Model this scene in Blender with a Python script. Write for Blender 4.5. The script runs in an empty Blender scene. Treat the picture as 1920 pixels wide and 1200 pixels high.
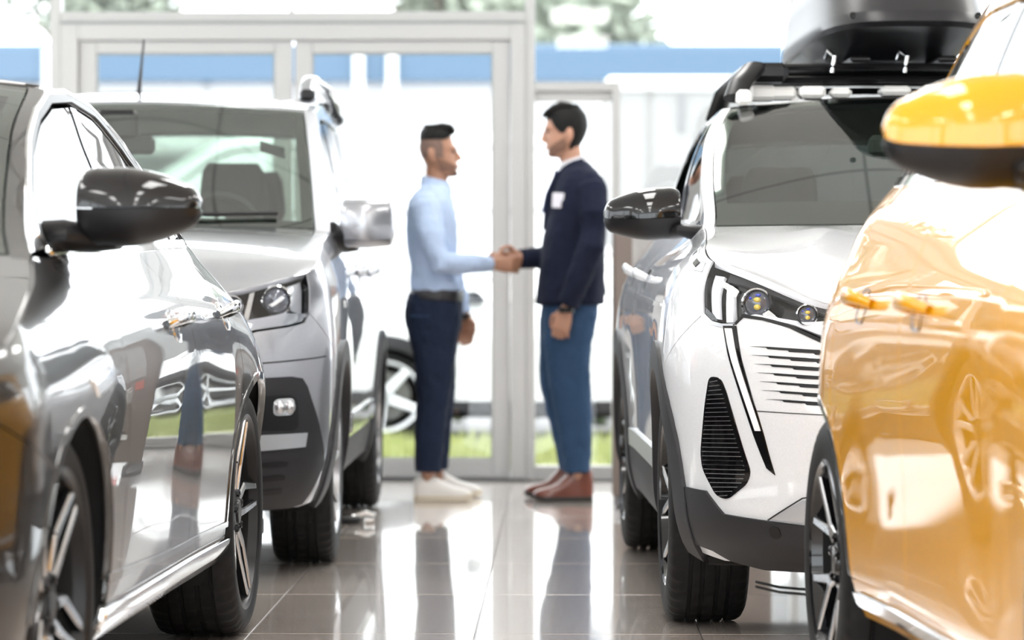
import bpy, math, random
import numpy as np
from mathutils import Vector, geometry

# ------------------------------------------------------------------ camera, world, exposure
SC = bpy.context.scene
COL = SC.collection
CAM_H = 0.97
cam_data = bpy.data.cameras.new('camera')
cam = bpy.data.objects.new('camera', cam_data); COL.objects.link(cam)
cam.location = (0.0, 0.0, CAM_H)
cam.rotation_euler = (math.pi / 2, 0, 0)
cam_data.sensor_width = 36.0
cam_data.lens = 36.0 * 5900 / 1920
cam_data.shift_y = -60.0 / 1920
cam_data.clip_start = 0.1; cam_data.clip_end = 300
cam_data.dof.use_dof = True
cam_data.dof.focus_distance = 8.75
cam_data.dof.aperture_fstop = 3.0
SC.camera = cam

SC.view_settings.view_transform = 'Standard'
SC.view_settings.look = 'None'
SC.view_settings.gamma = 1.0
SC.view_settings.use_curve_mapping = False
SC.view_settings.exposure = 0.25
SC.cycles.max_bounces = 10
SC.cycles.glossy_bounces = 6
SC.cycles.diffuse_bounces = 5
SC.cycles.transparent_max_bounces = 24
SC.cycles.transmission_bounces = 6
SC.cycles.sample_clamp_indirect = 8.0
SC.cycles.blur_glossy = 0.3
SC.cycles.caustics_reflective = True
SC.cycles.caustics_refractive = False

# bright overcast daylight, the same all round, a little brighter towards the zenith
world = bpy.data.worlds.new('overcast'); SC.world = world
world.use_nodes = True
wn, wl = world.node_tree.nodes, world.node_tree.links
wn.clear()
w_out = wn.new('ShaderNodeOutputWorld'); w_bg = wn.new('ShaderNodeBackground')
w_tc = wn.new('ShaderNodeTexCoord'); w_sep = wn.new('ShaderNodeSeparateXYZ'); w_ramp = wn.new('ShaderNodeValToRGB')
wl.new(w_tc.outputs['Generated'], w_sep.inputs[0]); wl.new(w_sep.outputs['Z'], w_ramp.inputs[0])
w_ramp.color_ramp.elements[0].position = 0.0; w_ramp.color_ramp.elements[0].color = (0.90, 0.94, 1.0, 1)
w_ramp.color_ramp.elements[1].position = 0.8; w_ramp.color_ramp.elements[1].color = (1.0, 1.0, 1.0, 1)
wl.new(w_ramp.outputs[0], w_bg.inputs['Color']); w_bg.inputs['Strength'].default_value = 4.6
wl.new(w_bg.outputs[0], w_out.inputs[0])
#<shell>
# ------------------------------------------------------------------ car body surfaces (numpy only)
def pslopes(x, y):
    h = np.diff(x); d = np.diff(y, axis=-1) / h
    m = np.zeros_like(y)
    w1 = 2 * h[1:] + h[:-1]; w2 = h[1:] + 2 * h[:-1]
    same = (d[..., :-1] * d[..., 1:]) > 0
    with np.errstate(divide='ignore', invalid='ignore'):
        hm = (w1 + w2) / (w1 / d[..., :-1] + w2 / d[..., 1:])
    m[..., 1:-1] = np.where(same, np.nan_to_num(hm), 0.0)
    m[..., 0] = d[..., 0]; m[..., -1] = d[..., -1]
    return m

def hermite(x, y, m, q):
    """x (n,), y and m (..., n), q (N,): -> (..., N)"""
    q = np.clip(q, x[0], x[-1])
    i = np.clip(np.searchsorted(x, q, side='right') - 1, 0, len(x) - 2)
    h = x[i + 1] - x[i]; s = (q - x[i]) / h
    h00 = (1 + 2 * s) * (1 - s) ** 2; h10 = s * (1 - s) ** 2; h01 = s * s * (3 - 2 * s); h11 = s * s * (s - 1)
    if y.ndim == 1:
        return y[i] * h00 + m[i] * h * h10 + y[i + 1] * h01 + m[i + 1] * h * h11
    j = np.arange(len(q))
    if y.ndim == 2 and y.shape[0] == len(q):     # one table per query
        return y[j, i] * h00 + m[j, i] * h * h10 + y[j, i + 1] * h01 + m[j, i + 1] * h * h11
    return y[:, i] * h00 + m[:, i] * h * h10 + y[:, i + 1] * h01 + m[:, i + 1] * h * h11

class Curve:
    """smooth monotone-piecewise curve through (x, y) knots"""
    def __init__(s, pts):
        a = np.array(sorted(pts), float); s.x = a[:, 0]; s.y = a[:, 1]; s.m = pslopes(s.x, s.y)
    def __call__(s, q):
        q = np.atleast_1d(np.asarray(q, float)); r = hermite(s.x, s.y, s.m, q)
        return r
    def f(s, q): return float(s(q)[0])

class Shell:
    """Closed car side surface. t runs from the middle of the nose (t0), round the corner, along the side (where t == u,
    metres behind the front axle) and round the rear corner to the middle of the tail (t1); z is height. x is lateral."""
    def __init__(s, zs, us, W, uF, Lf, pf, uR, Lr, pr, nose, tail):
        s.zs = np.array(zs, float); s.us = np.array(us, float); s.W = np.array(W, float)
        s.mu = pslopes(s.us, s.W)
        s.nose = Curve(nose); s.tail = Curve(tail)
        s.uF, s.Lf, s.uR, s.Lr = uF, Lf, uR, Lr
        ph = np.linspace(0, math.pi / 2, 400) ; wr = 0.88
        def corner(L, p):
            x = np.sin(ph) ** (2 / p); v = np.cos(ph) ** (2 / 2.0)
            dl = np.hypot(np.diff(x * wr), np.diff(v * L)); arc = np.concatenate([[0], np.cumsum(dl)])
            return x, v, arc
        x, v, arc = corner(Lf, pf)
        tf = uF + Lf - (arc[-1] - arc)
        x2, v2, arc2 = corner(Lr, pr)
        tr = (uR - Lr) + (arc2[-1] - arc2)
        s.t0 = float(tf[0]); s.t1 = float(tr[0])
        s.T = np.concatenate([tf, tr[::-1]]); s.X = np.concatenate([x, x2[::-1]])
        s.U = np.concatenate([uF + Lf * (1 - v), (uR - Lr * (1 - v2))[::-1]])
        s.T, k = np.unique(s.T, return_index=True); s.X = s.X[k]; s.U = s.U[k]
    def width(s, u, z):
        rows = hermite(s.us, s.W, s.mu, u).T            # (N, R)
        return hermite(s.zs, rows, pslopes(s.zs, rows), z)
    def P(s, t, z):
        t = np.asarray(t, float); z = np.asarray(z, float)
        u = np.interp(t, s.T, s.U); xn = np.interp(t, s.T, s.X)
        kf = np.clip((s.uF + s.Lf - u) / s.Lf, 0, 1); kf = kf * kf * (3 - 2 * kf)
        kr = np.clip((u - s.uR + s.Lr) / s.Lr, 0, 1); kr = kr * kr * (3 - 2 * kr)
        x = xn * s.width(u, z)
        return np.stack([x, u + s.nose(z) * kf + s.tail(z) * kr, z], -1)
    def N(s, t, z):
        e = 0.004
        a = s.P(t + e, z) - s.P(t - e, z); b = s.P(t, z + e) - s.P(t, z - e)
        n = np.cross(a, b); l = np.linalg.norm(n, axis=-1, keepdims=True); l[l < 1e-12] = 1
        n = n / l
        mid = np.abs(t - s.t0) < 2 * e                    # nose centre: symmetric
        n[mid, 0] = 0; n[np.abs(t - s.t1) < 2 * e, 0] = 0
        l = np.linalg.norm(n, axis=-1, keepdims=True); l[l < 1e-12] = 1
        return n / l
    def tx(s, x, z, rear=False):
        """t on the nose (or tail) whose lateral position is x at height z"""
        tt = np.linspace(s.t0, s.uF + s.Lf, 500) if not rear else np.linspace(s.t1, s.uR - s.Lr, 500)
        X = s.P(tt, np.full(500, z))[:, 0]
        return float(np.interp(x, X, tt))

def spec_dark():
    zs = [.18, .30, .50, .72, .82, .90, .97, 1.03, 1.09, 1.16, 1.31, 1.44, 1.50]
    us = [-.95, -.4, 0, .35, 1.2, 1.8, 2.25, 2.6, 3.1, 3.65]
    W = [[.74, .80, .83, .845, .838, .832, .83, .83, .78, .70],
         [.86, .885, .89, .895, .886, .88, .882, .89, .86, .78],
         [.90, .915, .92, .918, .904, .894, .896, .92, .90, .82],
         [.90, .92, .926, .928, .916, .906, .908, .925, .91, .84],
         [.88, .90, .910, .918, .910, .902, .898, .90, .88, .82],
         [.84, .86, .880, .892, .888, .882, .876, .865, .84, .78],
         [.78, .80, .83, .845, .845, .838, .828, .815, .78, .72],
         [.72, .74, .77, .782, .785, .780, .772, .76, .72, .66],
         [.68, .70, .725, .735, .74, .738, .728, .715, .66, .60],
         [.65, .67, .69, .70, .705, .705, .695, .68, .62, .56],
         [.60, .60, .62, .635, .645, .64, .62, .60, .55, .48],
         [.54, .54, .55, .57, .60, .59, .565, .54, .47, .4],
         [.50, .50, .51, .52, .54, .53, .50, .48, .42, .36]]
    return Shell(zs, us, W, -.93, .62, 2.6, 3.60, 0.95, 2.5, [(.18, .06), (.3, .01), (.5, 0), (.7, .02), (.85, .08), (1.0, .2)],
                 [(.2, -.08), (.4, 0), (.8, 0), (1.1, -.05)])

def spec_van():
    zs = [.22, .30, .45, .70, .95, 1.06, 1.12, 1.2, 1.35, 1.6, 1.72, 1.78]
    us = [-.9, -.4, 0, .8, 1.8, 2.8, 3.3, 3.75]
    W = [[.80, .84, .85, .84, .84, .85, .84, .80],
         [.85, .88, .89, .87, .87, .88, .88, .85],
         [.88, .91, .915, .895, .895, .905, .90, .87],
         [.89, .915, .92, .91, .91, .92, .91, .88],
         [.87, .895, .91, .905, .905, .91, .905, .88],
         [.82, .86, .88, .885, .88, .88, .87, .85],
         [.79, .83, .85, .86, .86, .855, .85, .83],
         [.76, .80, .82, .835, .835, .83, .825, .80],
         [.74, .77, .785, .805, .805, .80, .795, .78],
         [.68, .71, .725, .75, .75, .74, .735, .72],
         [.63, .66, .68, .72, .72, .71, .70, .68],
         [.58, .61, .63, .68, .68, .66, .65, .63]]
    return Shell(zs, us, W, -.88, .52, 3.0, 3.75, .5, 3.2, [(.22, .05), (.35, 0), (.6, .0), (.75, .02), (.9, .06), (1.02, .12)],
                 [(.2, -.04), (.4, 0), (1.0, 0), (1.7, -.06)])

def spec_white():
    zs = [.20, .28, .36, .55, .75, .88, .97, 1.03, 1.10, 1.17, 1.3, 1.45, 1.56, 1.62]
    us = [-.88, -.4, 0, .7, 1.7, 2.55, 3.0, 3.4]
    W = [[.76, .80, .82, .81, .81, .82, .80, .74],
         [.82, .85, .86, .845, .845, .86, .85, .80],
         [.85, .87, .875, .86, .86, .875, .87, .82],
         [.87, .88, .885, .862, .862, .885, .88, .83],
         [.87, .885, .89, .872, .872, .89, .88, .83],
         [.845, .87, .88, .88, .88, .885, .87, .82],
         [.82, .85, .865, .865, .865, .87, .85, .80],
         [.79, .82, .84, .845, .845, .845, .82, .77],
         [.74, .755, .765, .765, .785, .795, .775, .73],
         [.69, .70, .705, .708, .735, .75, .73, .69],
         [.65, .665, .68, .69, .71, .70, .68, .64],
         [.59, .61, .63, .655, .665, .64, .61, .57],
         [.54, .56, .57, .59, .60, .58, .54, .50],
         [.48, .50, .51, .53, .54, .52, .48, .44]]
    return Shell(zs, us, W, -.86, .62, 3.0, 3.35, .4, 3, [(.20, .10), (.28, .02), (.4, 0), (.6, .0), (.75, .02), (.9, .06), (1.05, .13)],
                 [(.2, -.08), (.4, 0), (.9, 0), (1.2, -.08)])

def spec_yellow():
    zs = [.20, .28, .36, .55, .75, .88, .97, 1.04, 1.12, 1.19, 1.3, 1.46, 1.59, 1.66]
    us = [-.85, -.4, 0, .7, 1.7, 2.54, 2.9, 3.2]
    W = [[.74, .78, .80, .77, .77, .80, .78, .74],
         [.80, .83, .84, .815, .815, .84, .83, .80],
         [.83, .85, .86, .84, .84, .86, .85, .82],
         [.85, .86, .87, .845, .845, .87, .86, .83],
         [.85, .865, .87, .855, .855, .87, .86, .83],
         [.83, .85, .86, .86, .855, .86, .85, .82],
         [.80, .83, .84, .84, .835, .835, .82, .79],
         [.77, .80, .81, .815, .81, .80, .79, .76],
         [.73, .76, .775, .785, .78, .765, .75, .72],
         [.70, .72, .735, .75, .745, .70, .66, .62],
         [.66, .68, .69, .71, .705, .64, .58, .54],
         [.59, .61, .63, .65, .645, .56, .48, .44],
         [.53, .55, .56, .59, .58, .49, .42, .38],
         [.48, .50, .51, .54, .53, .44, .37, .33]]
    return Shell(zs, us, W, -.82, .6, 2.8, 3.18, .78, 2.5, [(.20, .08), (.3, 0), (.6, .0), (.9, .08), (1.05, .2)],
                 [(.2, -.06), (.4, 0), (.9, 0), (1.2, -.08)])
#</shell>
# ------------------------------------------------------------------ materials
def node_mat(name):
    m = bpy.data.materials.new(name); m.use_nodes = True
    return m, m.node_tree.nodes, m.node_tree.links

def pbr(name, col, rough=0.5, metal=0.0, coat=0.0, coat_rough=0.02, spec=0.5, noise=0.0, nscale=30.0, bump=0.0, bscale=200.0, ior=1.5, sheen=0.0):
    m, n, l = node_mat(name)
    b = n['Principled BSDF']
    b.inputs['Base Color'].default_value = (*col, 1); b.inputs['Roughness'].default_value = rough
    b.inputs['Metallic'].default_value = metal; b.inputs['Coat Weight'].default_value = coat
    b.inputs['Coat Roughness'].default_value = coat_rough; b.inputs['Specular IOR Level'].default_value = spec
    b.inputs['IOR'].default_value = ior; b.inputs['Sheen Weight'].default_value = sheen
    if noise or bump:
        tc = n.new('ShaderNodeTexCoord')
    if noise:
        t = n.new('ShaderNodeTexNoise'); t.inputs['Scale'].default_value = nscale; t.inputs['Detail'].default_value = 4
        l.new(tc.outputs['Object'], t.inputs['Vector'])
        mx = n.new('ShaderNodeMix'); mx.data_type = 'RGBA'
        mx.inputs[6].default_value = (*[c * (1 - noise) for c in col], 1)
        mx.inputs[7].default_value = (*[min(1, c * (1 + noise)) for c in col], 1)
        l.new(t.outputs['Fac'], mx.inputs[0]); l.new(mx.outputs[2], b.inputs['Base Color'])
    if bump:
        t2 = n.new('ShaderNodeTexNoise'); t2.inputs['Scale'].default_value = bscale; t2.inputs['Detail'].default_value = 3
        l.new(tc.outputs['Object'], t2.inputs['Vector'])
        bp = n.new('ShaderNodeBump'); bp.inputs['Strength'].default_value = bump; bp.inputs['Distance'].default_value = 0.004
        l.new(t2.outputs['Fac'], bp.inputs['Height']); l.new(bp.outputs[0], b.inputs['Normal'])
    return m

def paint(name, col, metal, rough, spec=0.5):
    """car paint: coloured flake layer under a clear coat"""
    m = pbr(name, col, rough, metal, 1.0, 0.008, spec)
    n, l = m.node_tree.nodes, m.node_tree.links; b = n['Principled BSDF']
    tc = n.new('ShaderNodeTexCoord'); v = n.new('ShaderNodeTexVoronoi'); v.inputs['Scale'].default_value = 900
    l.new(tc.outputs['Object'], v.inputs['Vector'])
    mx = n.new('ShaderNodeMix'); mx.data_type = 'RGBA'; mx.inputs[0].default_value = 0.5
    mx.inputs[6].default_value = (*[c * 0.88 for c in col], 1); mx.inputs[7].default_value = (*[min(1, c * 1.1) for c in col], 1)
    l.new(v.outputs['Color'], mx.inputs[0]); l.new(mx.outputs[2], b.inputs['Base Color'])
    b.inputs['Coat IOR'].default_value = 1.6
    return m

def glass_mat(name, tint, refl_ior=1.5, rough=0.0, dirt=0.0):
    """a single thin sheet of glass: tinted see-through plus a Fresnel mirror"""
    m, n, l = node_mat(name); n.remove(n['Principled BSDF'])
    out = n['Material Output']
    tr = n.new('ShaderNodeBsdfTransparent'); tr.inputs[0].default_value = (*tint, 1)
    gl = n.new('ShaderNodeBsdfGlossy'); gl.inputs['Roughness'].default_value = rough
    fr = n.new('ShaderNodeFresnel'); fr.inputs['IOR'].default_value = refl_ior
    mx = n.new('ShaderNodeMixShader')
    geo = n.new('ShaderNodeNewGeometry')
    l.new(geo.outputs['Incoming'], fr.inputs['Normal']) if False else None
    # same reflectance from both faces: Fresnel of the absolute facing angle
    dot = n.new('ShaderNodeVectorMath'); dot.operation = 'DOT_PRODUCT'
    l.new(geo.outputs['Normal'], dot.inputs[0]); l.new(geo.outputs['Incoming'], dot.inputs[1])
    ab = n.new('ShaderNodeMath'); ab.operation = 'ABSOLUTE'; l.new(dot.outputs['Value'], ab.inputs[0])
    one = n.new('ShaderNodeMath'); one.operation = 'SUBTRACT'; one.inputs[0].default_value = 1; l.new(ab.outputs[0], one.inputs[1])
    pw = n.new('ShaderNodeMath'); pw.operation = 'POWER'; pw.inputs[1].default_value = 5; l.new(one.outputs[0], pw.inputs[0])
    r0 = ((refl_ior - 1) / (refl_ior + 1)) ** 2 * 1.9
    ml = n.new('ShaderNodeMath'); ml.operation = 'MULTIPLY_ADD'; ml.inputs[1].default_value = 1 - r0; ml.inputs[2].default_value = r0
    l.new(pw.outputs[0], ml.inputs[0])
    l.new(ml.outputs[0], mx.inputs[0]); l.new(tr.outputs[0], mx.inputs[1]); l.new(gl.outputs[0], mx.inputs[2])
    l.new(mx.outputs[0], out.inputs[0])
    return m

def emit_mat(name, col, s):
    m, n, l = node_mat(name); n.remove(n['Principled BSDF'])
    e = n.new('ShaderNodeEmission'); e.inputs[0].default_value = (*col, 1); e.inputs[1].default_value = s
    l.new(e.outputs[0], n['Material Output'].inputs[0]); return m

M = {}
M['paint_dark'] = paint('dark_grey_paint', (0.014, 0.0135, 0.014), 0.3, 0.30)
M['paint_silver'] = paint('silver_paint', (0.36, 0.37, 0.40), 0.75, 0.30)
M['paint_white'] = paint('white_paint', (0.70, 0.72, 0.75), 0.0, 0.45)
M['paint_yellow'] = paint('yellow_paint', (0.64, 0.29, 0.003), 0.0, 0.35, 0.05)
M['paint_van'] = paint('white_van_paint', (0.82, 0.83, 0.85), 0.0, 0.4)
M['gloss_black'] = pbr('gloss_black', (0.005, 0.005, 0.006), 0.12, 0, .75, 0.01, .2)
M['satin_black'] = pbr('satin_black', (0.009, 0.009, 0.010), 0.34, spec=.28)
M['cladding'] = pbr('grained_black_plastic', (0.010, 0.010, 0.012), 0.5, spec=.3, bump=0.15, bscale=900)
M['cladding_grey'] = pbr('grained_charcoal_plastic', (0.017, 0.017, 0.020), 0.45, spec=.35, bump=0.12, bscale=900)
M['void'] = pbr('unlit_black', (0.004, 0.004, 0.004), 0.9)
M['rubber'] = pbr('tyre_rubber', (0.006, 0.006, 0.0065), 0.62, spec=.25, bump=0.2, bscale=400)
M['seal'] = pbr('rubber_seal', (0.01, 0.01, 0.01), 0.5)
M['chrome'] = pbr('chrome', (0.78, 0.79, 0.80), 0.05, 1.0)
M['alu'] = pbr('machined_aluminium', (0.50, 0.50, 0.51), 0.2, 1.0)
M['alu_grey'] = pbr('silver_alloy', (0.50, 0.51, 0.53), 0.28, 0.9)
M['steel'] = pbr('brushed_steel', (0.20, 0.20, 0.205), 0.4, 1.0)
M['trim_silver'] = pbr('satin_silver_trim', (0.50, 0.52, 0.55), 0.3, 0.6)
M['glass_front'] = glass_mat('windscreen_glass', (0.64, 0.74, 0.67), 1.85)
M['glass_side'] = glass_mat('side_glass', (0.24, 0.28, 0.27), 1.6)
M['glass_dark'] = glass_mat('privacy_glass', (0.10, 0.11, 0.11), 1.6)
M['glass_pane'] = glass_mat('pane_glass', (0.96, 0.98, 0.97), 1.45)
M['glass_sky'] = glass_mat('sky_reflecting_glass', (0.5, 0.55, 0.55), 6.0)
M['lens'] = glass_mat('clear_lens', (0.94, 0.95, 0.97), 1.45)
M['lamp_white'] = pbr('white_light_guide', (0.88, 0.90, 0.93), 0.2, 0, 0.6)
M['lamp_bulb'] = pbr('projector_lens', (0.10, 0.11, 0.14), 0.03, 0.2, 1.0, 0.0)
M['glint_amber'] = pbr('painted_amber_glint', (0.75, 0.55, 0.05), 0.2, 0.2, 1.0)
M['glint_blue'] = pbr('painted_blue_glint', (0.02, 0.05, 0.55), 0.1, 0.2, 1.0)
M['lamp_red'] = pbr('red_lens', (0.45, 0.015, 0.01), 0.1, 0, 1.0)
M['interior'] = pbr('interior_trim', (0.05, 0.05, 0.05), 0.7, bump=0.1, bscale=500)
M['seat'] = pbr('seat_fabric', (0.055, 0.054, 0.053), 0.9, bump=0.3, bscale=600)
M['headliner'] = pbr('headliner_cloth', (0.42, 0.42, 0.41), 0.95)
M['mirror'] = pbr('mirror_glass', (0.85, 0.87, 0.88), 0.02, 1.0)
M['foam'] = pbr('white_foam', (0.80, 0.80, 0.78), 0.8)

# ------------------------------------------------------------------ object helpers
def link(o, parent=None):
    COL.objects.link(o)
    if parent is not None: o.parent = parent
    return o

def tag(o, label=None, cat=None, group=None, kind=None):
    if label: o['label'] = label
    if cat: o['category'] = cat
    if group: o['group'] = group
    if kind: o['kind'] = kind
    return o

def empty(name, loc, rz=0.0):
    o = bpy.data.objects.new(name, None); COL.objects.link(o)
    o.location = loc; o.rotation_euler = (0, 0, rz); o.empty_display_size = 0.2
    return o

def mesh_obj(name, verts, faces, mat, parent=None, smooth=True, normals=None, sharp=None):
    me = bpy.data.meshes.new(name)
    me.from_pydata([tuple(map(float, v)) for v in verts], [], [tuple(map(int, f)) for f in faces])
    me.materials.append(M[mat] if isinstance(mat, str) else mat)
    if smooth:
        me.polygons.foreach_set('use_smooth', np.ones(len(me.polygons), bool))
        if normals is not None:
            me.normals_split_custom_set_from_vertices([tuple(map(float, v)) for v in normals])
        elif sharp is not None:
            me.set_sharp_from_angle(angle=math.radians(sharp))
    me.update()
    return link(bpy.data.objects.new(name, me), parent)

class MB:
    """collects shapes into one mesh"""
    def __init__(s): s.v = []; s.f = []
    def add(s, v, f):
        k = len(s.v); s.v += [tuple(map(float, p)) for p in v]; s.f += [tuple(i + k for i in q) for q in f]; return s
    def box(s, lo, hi, bev=0.0):
        x0, y0, z0 = lo; x1, y1, z1 = hi
        if bev <= 0:
            v = [(x, y, z) for x in (x0, x1) for y in (y0, y1) for z in (z0, z1)]
            return s.add(v, [(0, 1, 3, 2), (4, 6, 7, 5), (0, 4, 5, 1), (2, 3, 7, 6), (0, 2, 6, 4), (1, 5, 7, 3)])
        b = bev; c = [((x0 + x1) / 2), ((y0 + y1) / 2), ((z0 + z1) / 2)]; h = [(x1 - x0) / 2, (y1 - y0) / 2, (z1 - z0) / 2]
        b = min(b, min(h) * 0.98)
        v = []; idx = {}
        for sx in (-1, 1):
            for sy in (-1, 1):
                for sz in (-1, 1):
                    for ax in range(3):
                        p = [sx * (h[0] - b), sy * (h[1] - b), sz * (h[2] - b)]
                        p[ax] += (sx, sy, sz)[ax] * b
                        idx[(sx, sy, sz, ax)] = len(v); v.append([c[i] + p[i] for i in range(3)])
        f = []
        for ax in range(3):
            o = [i for i in range(3) if i != ax]
            for sg in (-1, 1):
                q = []
                for a, bb in ((-1, -1), (1, -1), (1, 1), (-1, 1)):
                    k = [0, 0, 0]; k[ax] = sg; k[o[0]] = a; k[o[1]] = bb; q.append(idx[(*k, ax)])
                flip = (sg > 0) == (ax == 1)
                f.append(tuple(reversed(q)) if flip else tuple(q))
        for ax in range(3):                                        # edge bevels along ax
            o = [i for i in range(3) if i != ax]
            for a in (-1, 1):
                for bb in (-1, 1):
                    k0 = [0, 0, 0]; k1 = [0, 0, 0]; k0[ax] = -1; k1[ax] = 1
                    for k in (k0, k1): k[o[0]] = a; k[o[1]] = bb
                    q = (idx[(*k0, o[0])], idx[(*k1, o[0])], idx[(*k1, o[1])], idx[(*k0, o[1])])
                    if (a * bb > 0) == (ax != 1): q = tuple(reversed(q))
                    f.append(q)
        for sx in (-1, 1):
            for sy in (-1, 1):
                for sz in (-1, 1):
                    q = tuple(idx[(sx, sy, sz, i)] for i in range(3))
                    f.append(q if sx * sy * sz > 0 else tuple(reversed(q)))
        return s.add(v, f)
    def tube(s, pts, rad, n=10, cap=True, up=None, flat=1.0):
        """swept round (or flattened) bar along pts; rad is a number or a list"""
        pts = np.array(pts, float); k = len(pts); rad = [rad] * k if np.isscalar(rad) else rad
        tan = np.gradient(pts, axis=0); tan /= np.linalg.norm(tan, axis=1, keepdims=True) + 1e-12
        ref = np.array(up if up is not None else (0, 0, 1.0))
        if abs(tan[0] @ ref) > 0.95: ref = np.array((1.0, 0, 0))
        v = []
        for i in range(k):
            a = np.cross(ref, tan[i]); a /= np.linalg.norm(a) + 1e-12; b = np.cross(tan[i], a)
            for j in range(n):
                th = 2 * math.pi * j / n
                r = rad[i] if np.isscalar(rad[i]) else 1
                ra, rb = (r, r * flat) if np.isscalar(rad[i]) else rad[i]
                v.append(pts[i] + a * math.cos(th) * ra + b * math.sin(th) * rb)
        f = [(i * n + j, i * n + (j + 1) % n, (i + 1) * n + (j + 1) % n, (i + 1) * n + j) for i in range(k - 1) for j in range(n)]
        if cap: f += [tuple(range(n))[::-1], tuple((k - 1) * n + j for j in range(n))]
        return s.add(v, f)
    def lathe(s, prof, n=48, axis='x', centre=(0, 0, 0), closed=False):
        """prof: (axial, radius) pairs, turned about the axis"""
        m = len(prof); v = []
        for j in range(n):
            th = 2 * math.pi * j / n; c, sn = math.cos(th), math.sin(th)
            for a, r in prof:
                p = {'x': (a, r * c, r * sn), 'y': (r * sn, a, r * c), 'z': (r * c, r * sn, a)}[axis]
                v.append([p[i] + centre[i] for i in range(3)])
        e = m if closed else m - 1
        f = [(j * m + i, j * m + (i + 1) % m, ((j + 1) % n) * m + (i + 1) % m, ((j + 1) % n) * m + i) for j in range(n) for i in range(e)]
        return s.add(v, f)
    def ball(s, c, r, nu=16, nv=10):
        r = (r, r, r) if np.isscalar(r) else r
        v = [(c[0], c[1], c[2] - r[2])]
        for i in range(1, nv):
            ph = -math.pi / 2 + math.pi * i / nv
            for j in range(nu):
                th = 2 * math.pi * j / nu
                v.append((c[0] + r[0] * math.cos(ph) * math.cos(th), c[1] + r[1] * math.cos(ph) * math.sin(th), c[2] + r[2] * math.sin(ph)))
        v.append((c[0], c[1], c[2] + r[2])); f = []
        for j in range(nu): f.append((0, 1 + (j + 1) % nu, 1 + j))
        for i in range(nv - 2):
            for j in range(nu):
                f.append((1 + i * nu + j, 1 + i * nu + (j + 1) % nu, 1 + (i + 1) * nu + (j + 1) % nu, 1 + (i + 1) * nu + j))
        L = len(v) - 1; b = 1 + (nv - 2) * nu
        for j in range(nu): f.append((b + j, b + (j + 1) % nu, L))
        return s.add(v, f)
    def grid(s, P):
        """P (n, m, 3) array of points"""
        n, m = P.shape[:2]
        f = [(i * m + j, (i + 1) * m + j, (i + 1) * m + j + 1, i * m + j + 1) for i in range(n - 1) for j in range(m - 1)]
        return s.add(P.reshape(-1, 3), f)
    def obj(s, name, mat, parent=None, smooth=True, sharp=35):
        return mesh_obj(name, s.v, s.f, mat, parent, smooth, None, sharp if smooth else None)

def bx(name, lo, hi, mat, parent=None, bev=0.004):
    return MB().box(lo, hi, bev).obj(name, mat, parent, smooth=False)

def copy_obj(o, parent=None):
    c = o.copy(); COL.objects.link(c); c.parent = parent
    return c
def copy_tree(o, parent=None):
    c = copy_obj(o, parent)
    for ch in list(o.children): copy_tree(ch, c)
    return c

# ------------------------------------------------------------------ trimmed panels on a Shell
def resample(poly, step):
    out = []; n = len(poly)
    for i in range(n):
        a = np.array(poly[i], float); b = np.array(poly[(i + 1) % n], float)
        k = max(1, int(math.ceil(np.linalg.norm(b - a) / step)))
        for j in range(k): out.append(a + (b - a) * j / k)
    out = np.array(out)
    keep = np.linalg.norm(out - np.roll(out, 1, axis=0), axis=1) > 1e-5
    return out[keep]

def inside(poly, q):
    x, y = q[:, 0], q[:, 1]; r = np.zeros(len(q), bool)
    a = poly; b = np.roll(poly, -1, axis=0)
    for (x0, y0), (x1, y1) in zip(a, b):
        c = (y0 > y) != (y1 > y)
        if c.any():
            r ^= c & (x < (x1 - x0) * (y - y0) / ((y1 - y0) + 1e-15) + x0)
    return r

def shrink(poly, d):
    """move every edge of the outline inwards by d (d may be per-edge False on the symmetry line)"""
    n = len(poly); area = 0.5 * np.sum(poly[:, 0] * np.roll(poly[:, 1], -1) - np.roll(poly[:, 0], -1) * poly[:, 1])
    s = 1 if area > 0 else -1
    e = np.roll(poly, -1, axis=0) - poly; e /= np.linalg.norm(e, axis=1, keepdims=True) + 1e-12
    nrm = np.stack([-e[:, 1], e[:, 0]], 1) * s
    n0 = np.roll(nrm, 1, axis=0); m = n0 + nrm; l = np.sum(m * nrm, axis=1, keepdims=True); l = np.clip(l, 0.45, None)
    return poly + m / l * d

def rounded(pts, r, k=4):
    """round the corners of an outline"""
    out = []; n = len(pts)
    for i in range(n):
        p = np.array(pts[i], float); a = np.array(pts[i - 1], float) - p; b = np.array(pts[(i + 1) % n], float) - p
        la, lb = np.linalg.norm(a), np.linalg.norm(b); q = min(r, la * 0.45, lb * 0.45)
        A = p + a / la * q; B = p + b / lb * q
        for j in range(k + 1):
            u = j / k; out.append((1 - u) ** 2 * A + 2 * u * (1 - u) * p + u * u * B)
    return out

def fill(poly, step):
    lo, hi = poly.min(0), poly.max(0)
    gx = np.arange(lo[0] + step * 0.5, hi[0], step); gy = np.arange(lo[1] + step * 0.5, hi[1], step)
    q = np.zeros((0, 2))
    if len(gx) and len(gy):
        q = np.stack(np.meshgrid(gx, gy, indexing='ij'), -1).reshape(-1, 2)
        k = inside(poly, q)
        for dx, dy in ((.4, 0), (-.4, 0), (0, .4), (0, -.4)): k &= inside(poly, q + np.array((dx, dy)) * step)
        q = q[k]
    n = len(poly); P = np.vstack([poly, q])
    r = geometry.delaunay_2d_cdt([Vector(p) for p in P], [(i, (i + 1) % n) for i in range(n)], [], 1, 1e-7, False)
    V = np.array([tuple(v) for v in r[0]]); T = np.array([tuple(f) for f in r[2]])
    T = T[inside(poly, V[T].mean(1))]                    # a concave outline keeps only what lies within it
    return V, [tuple(f) for f in T], n

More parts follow.
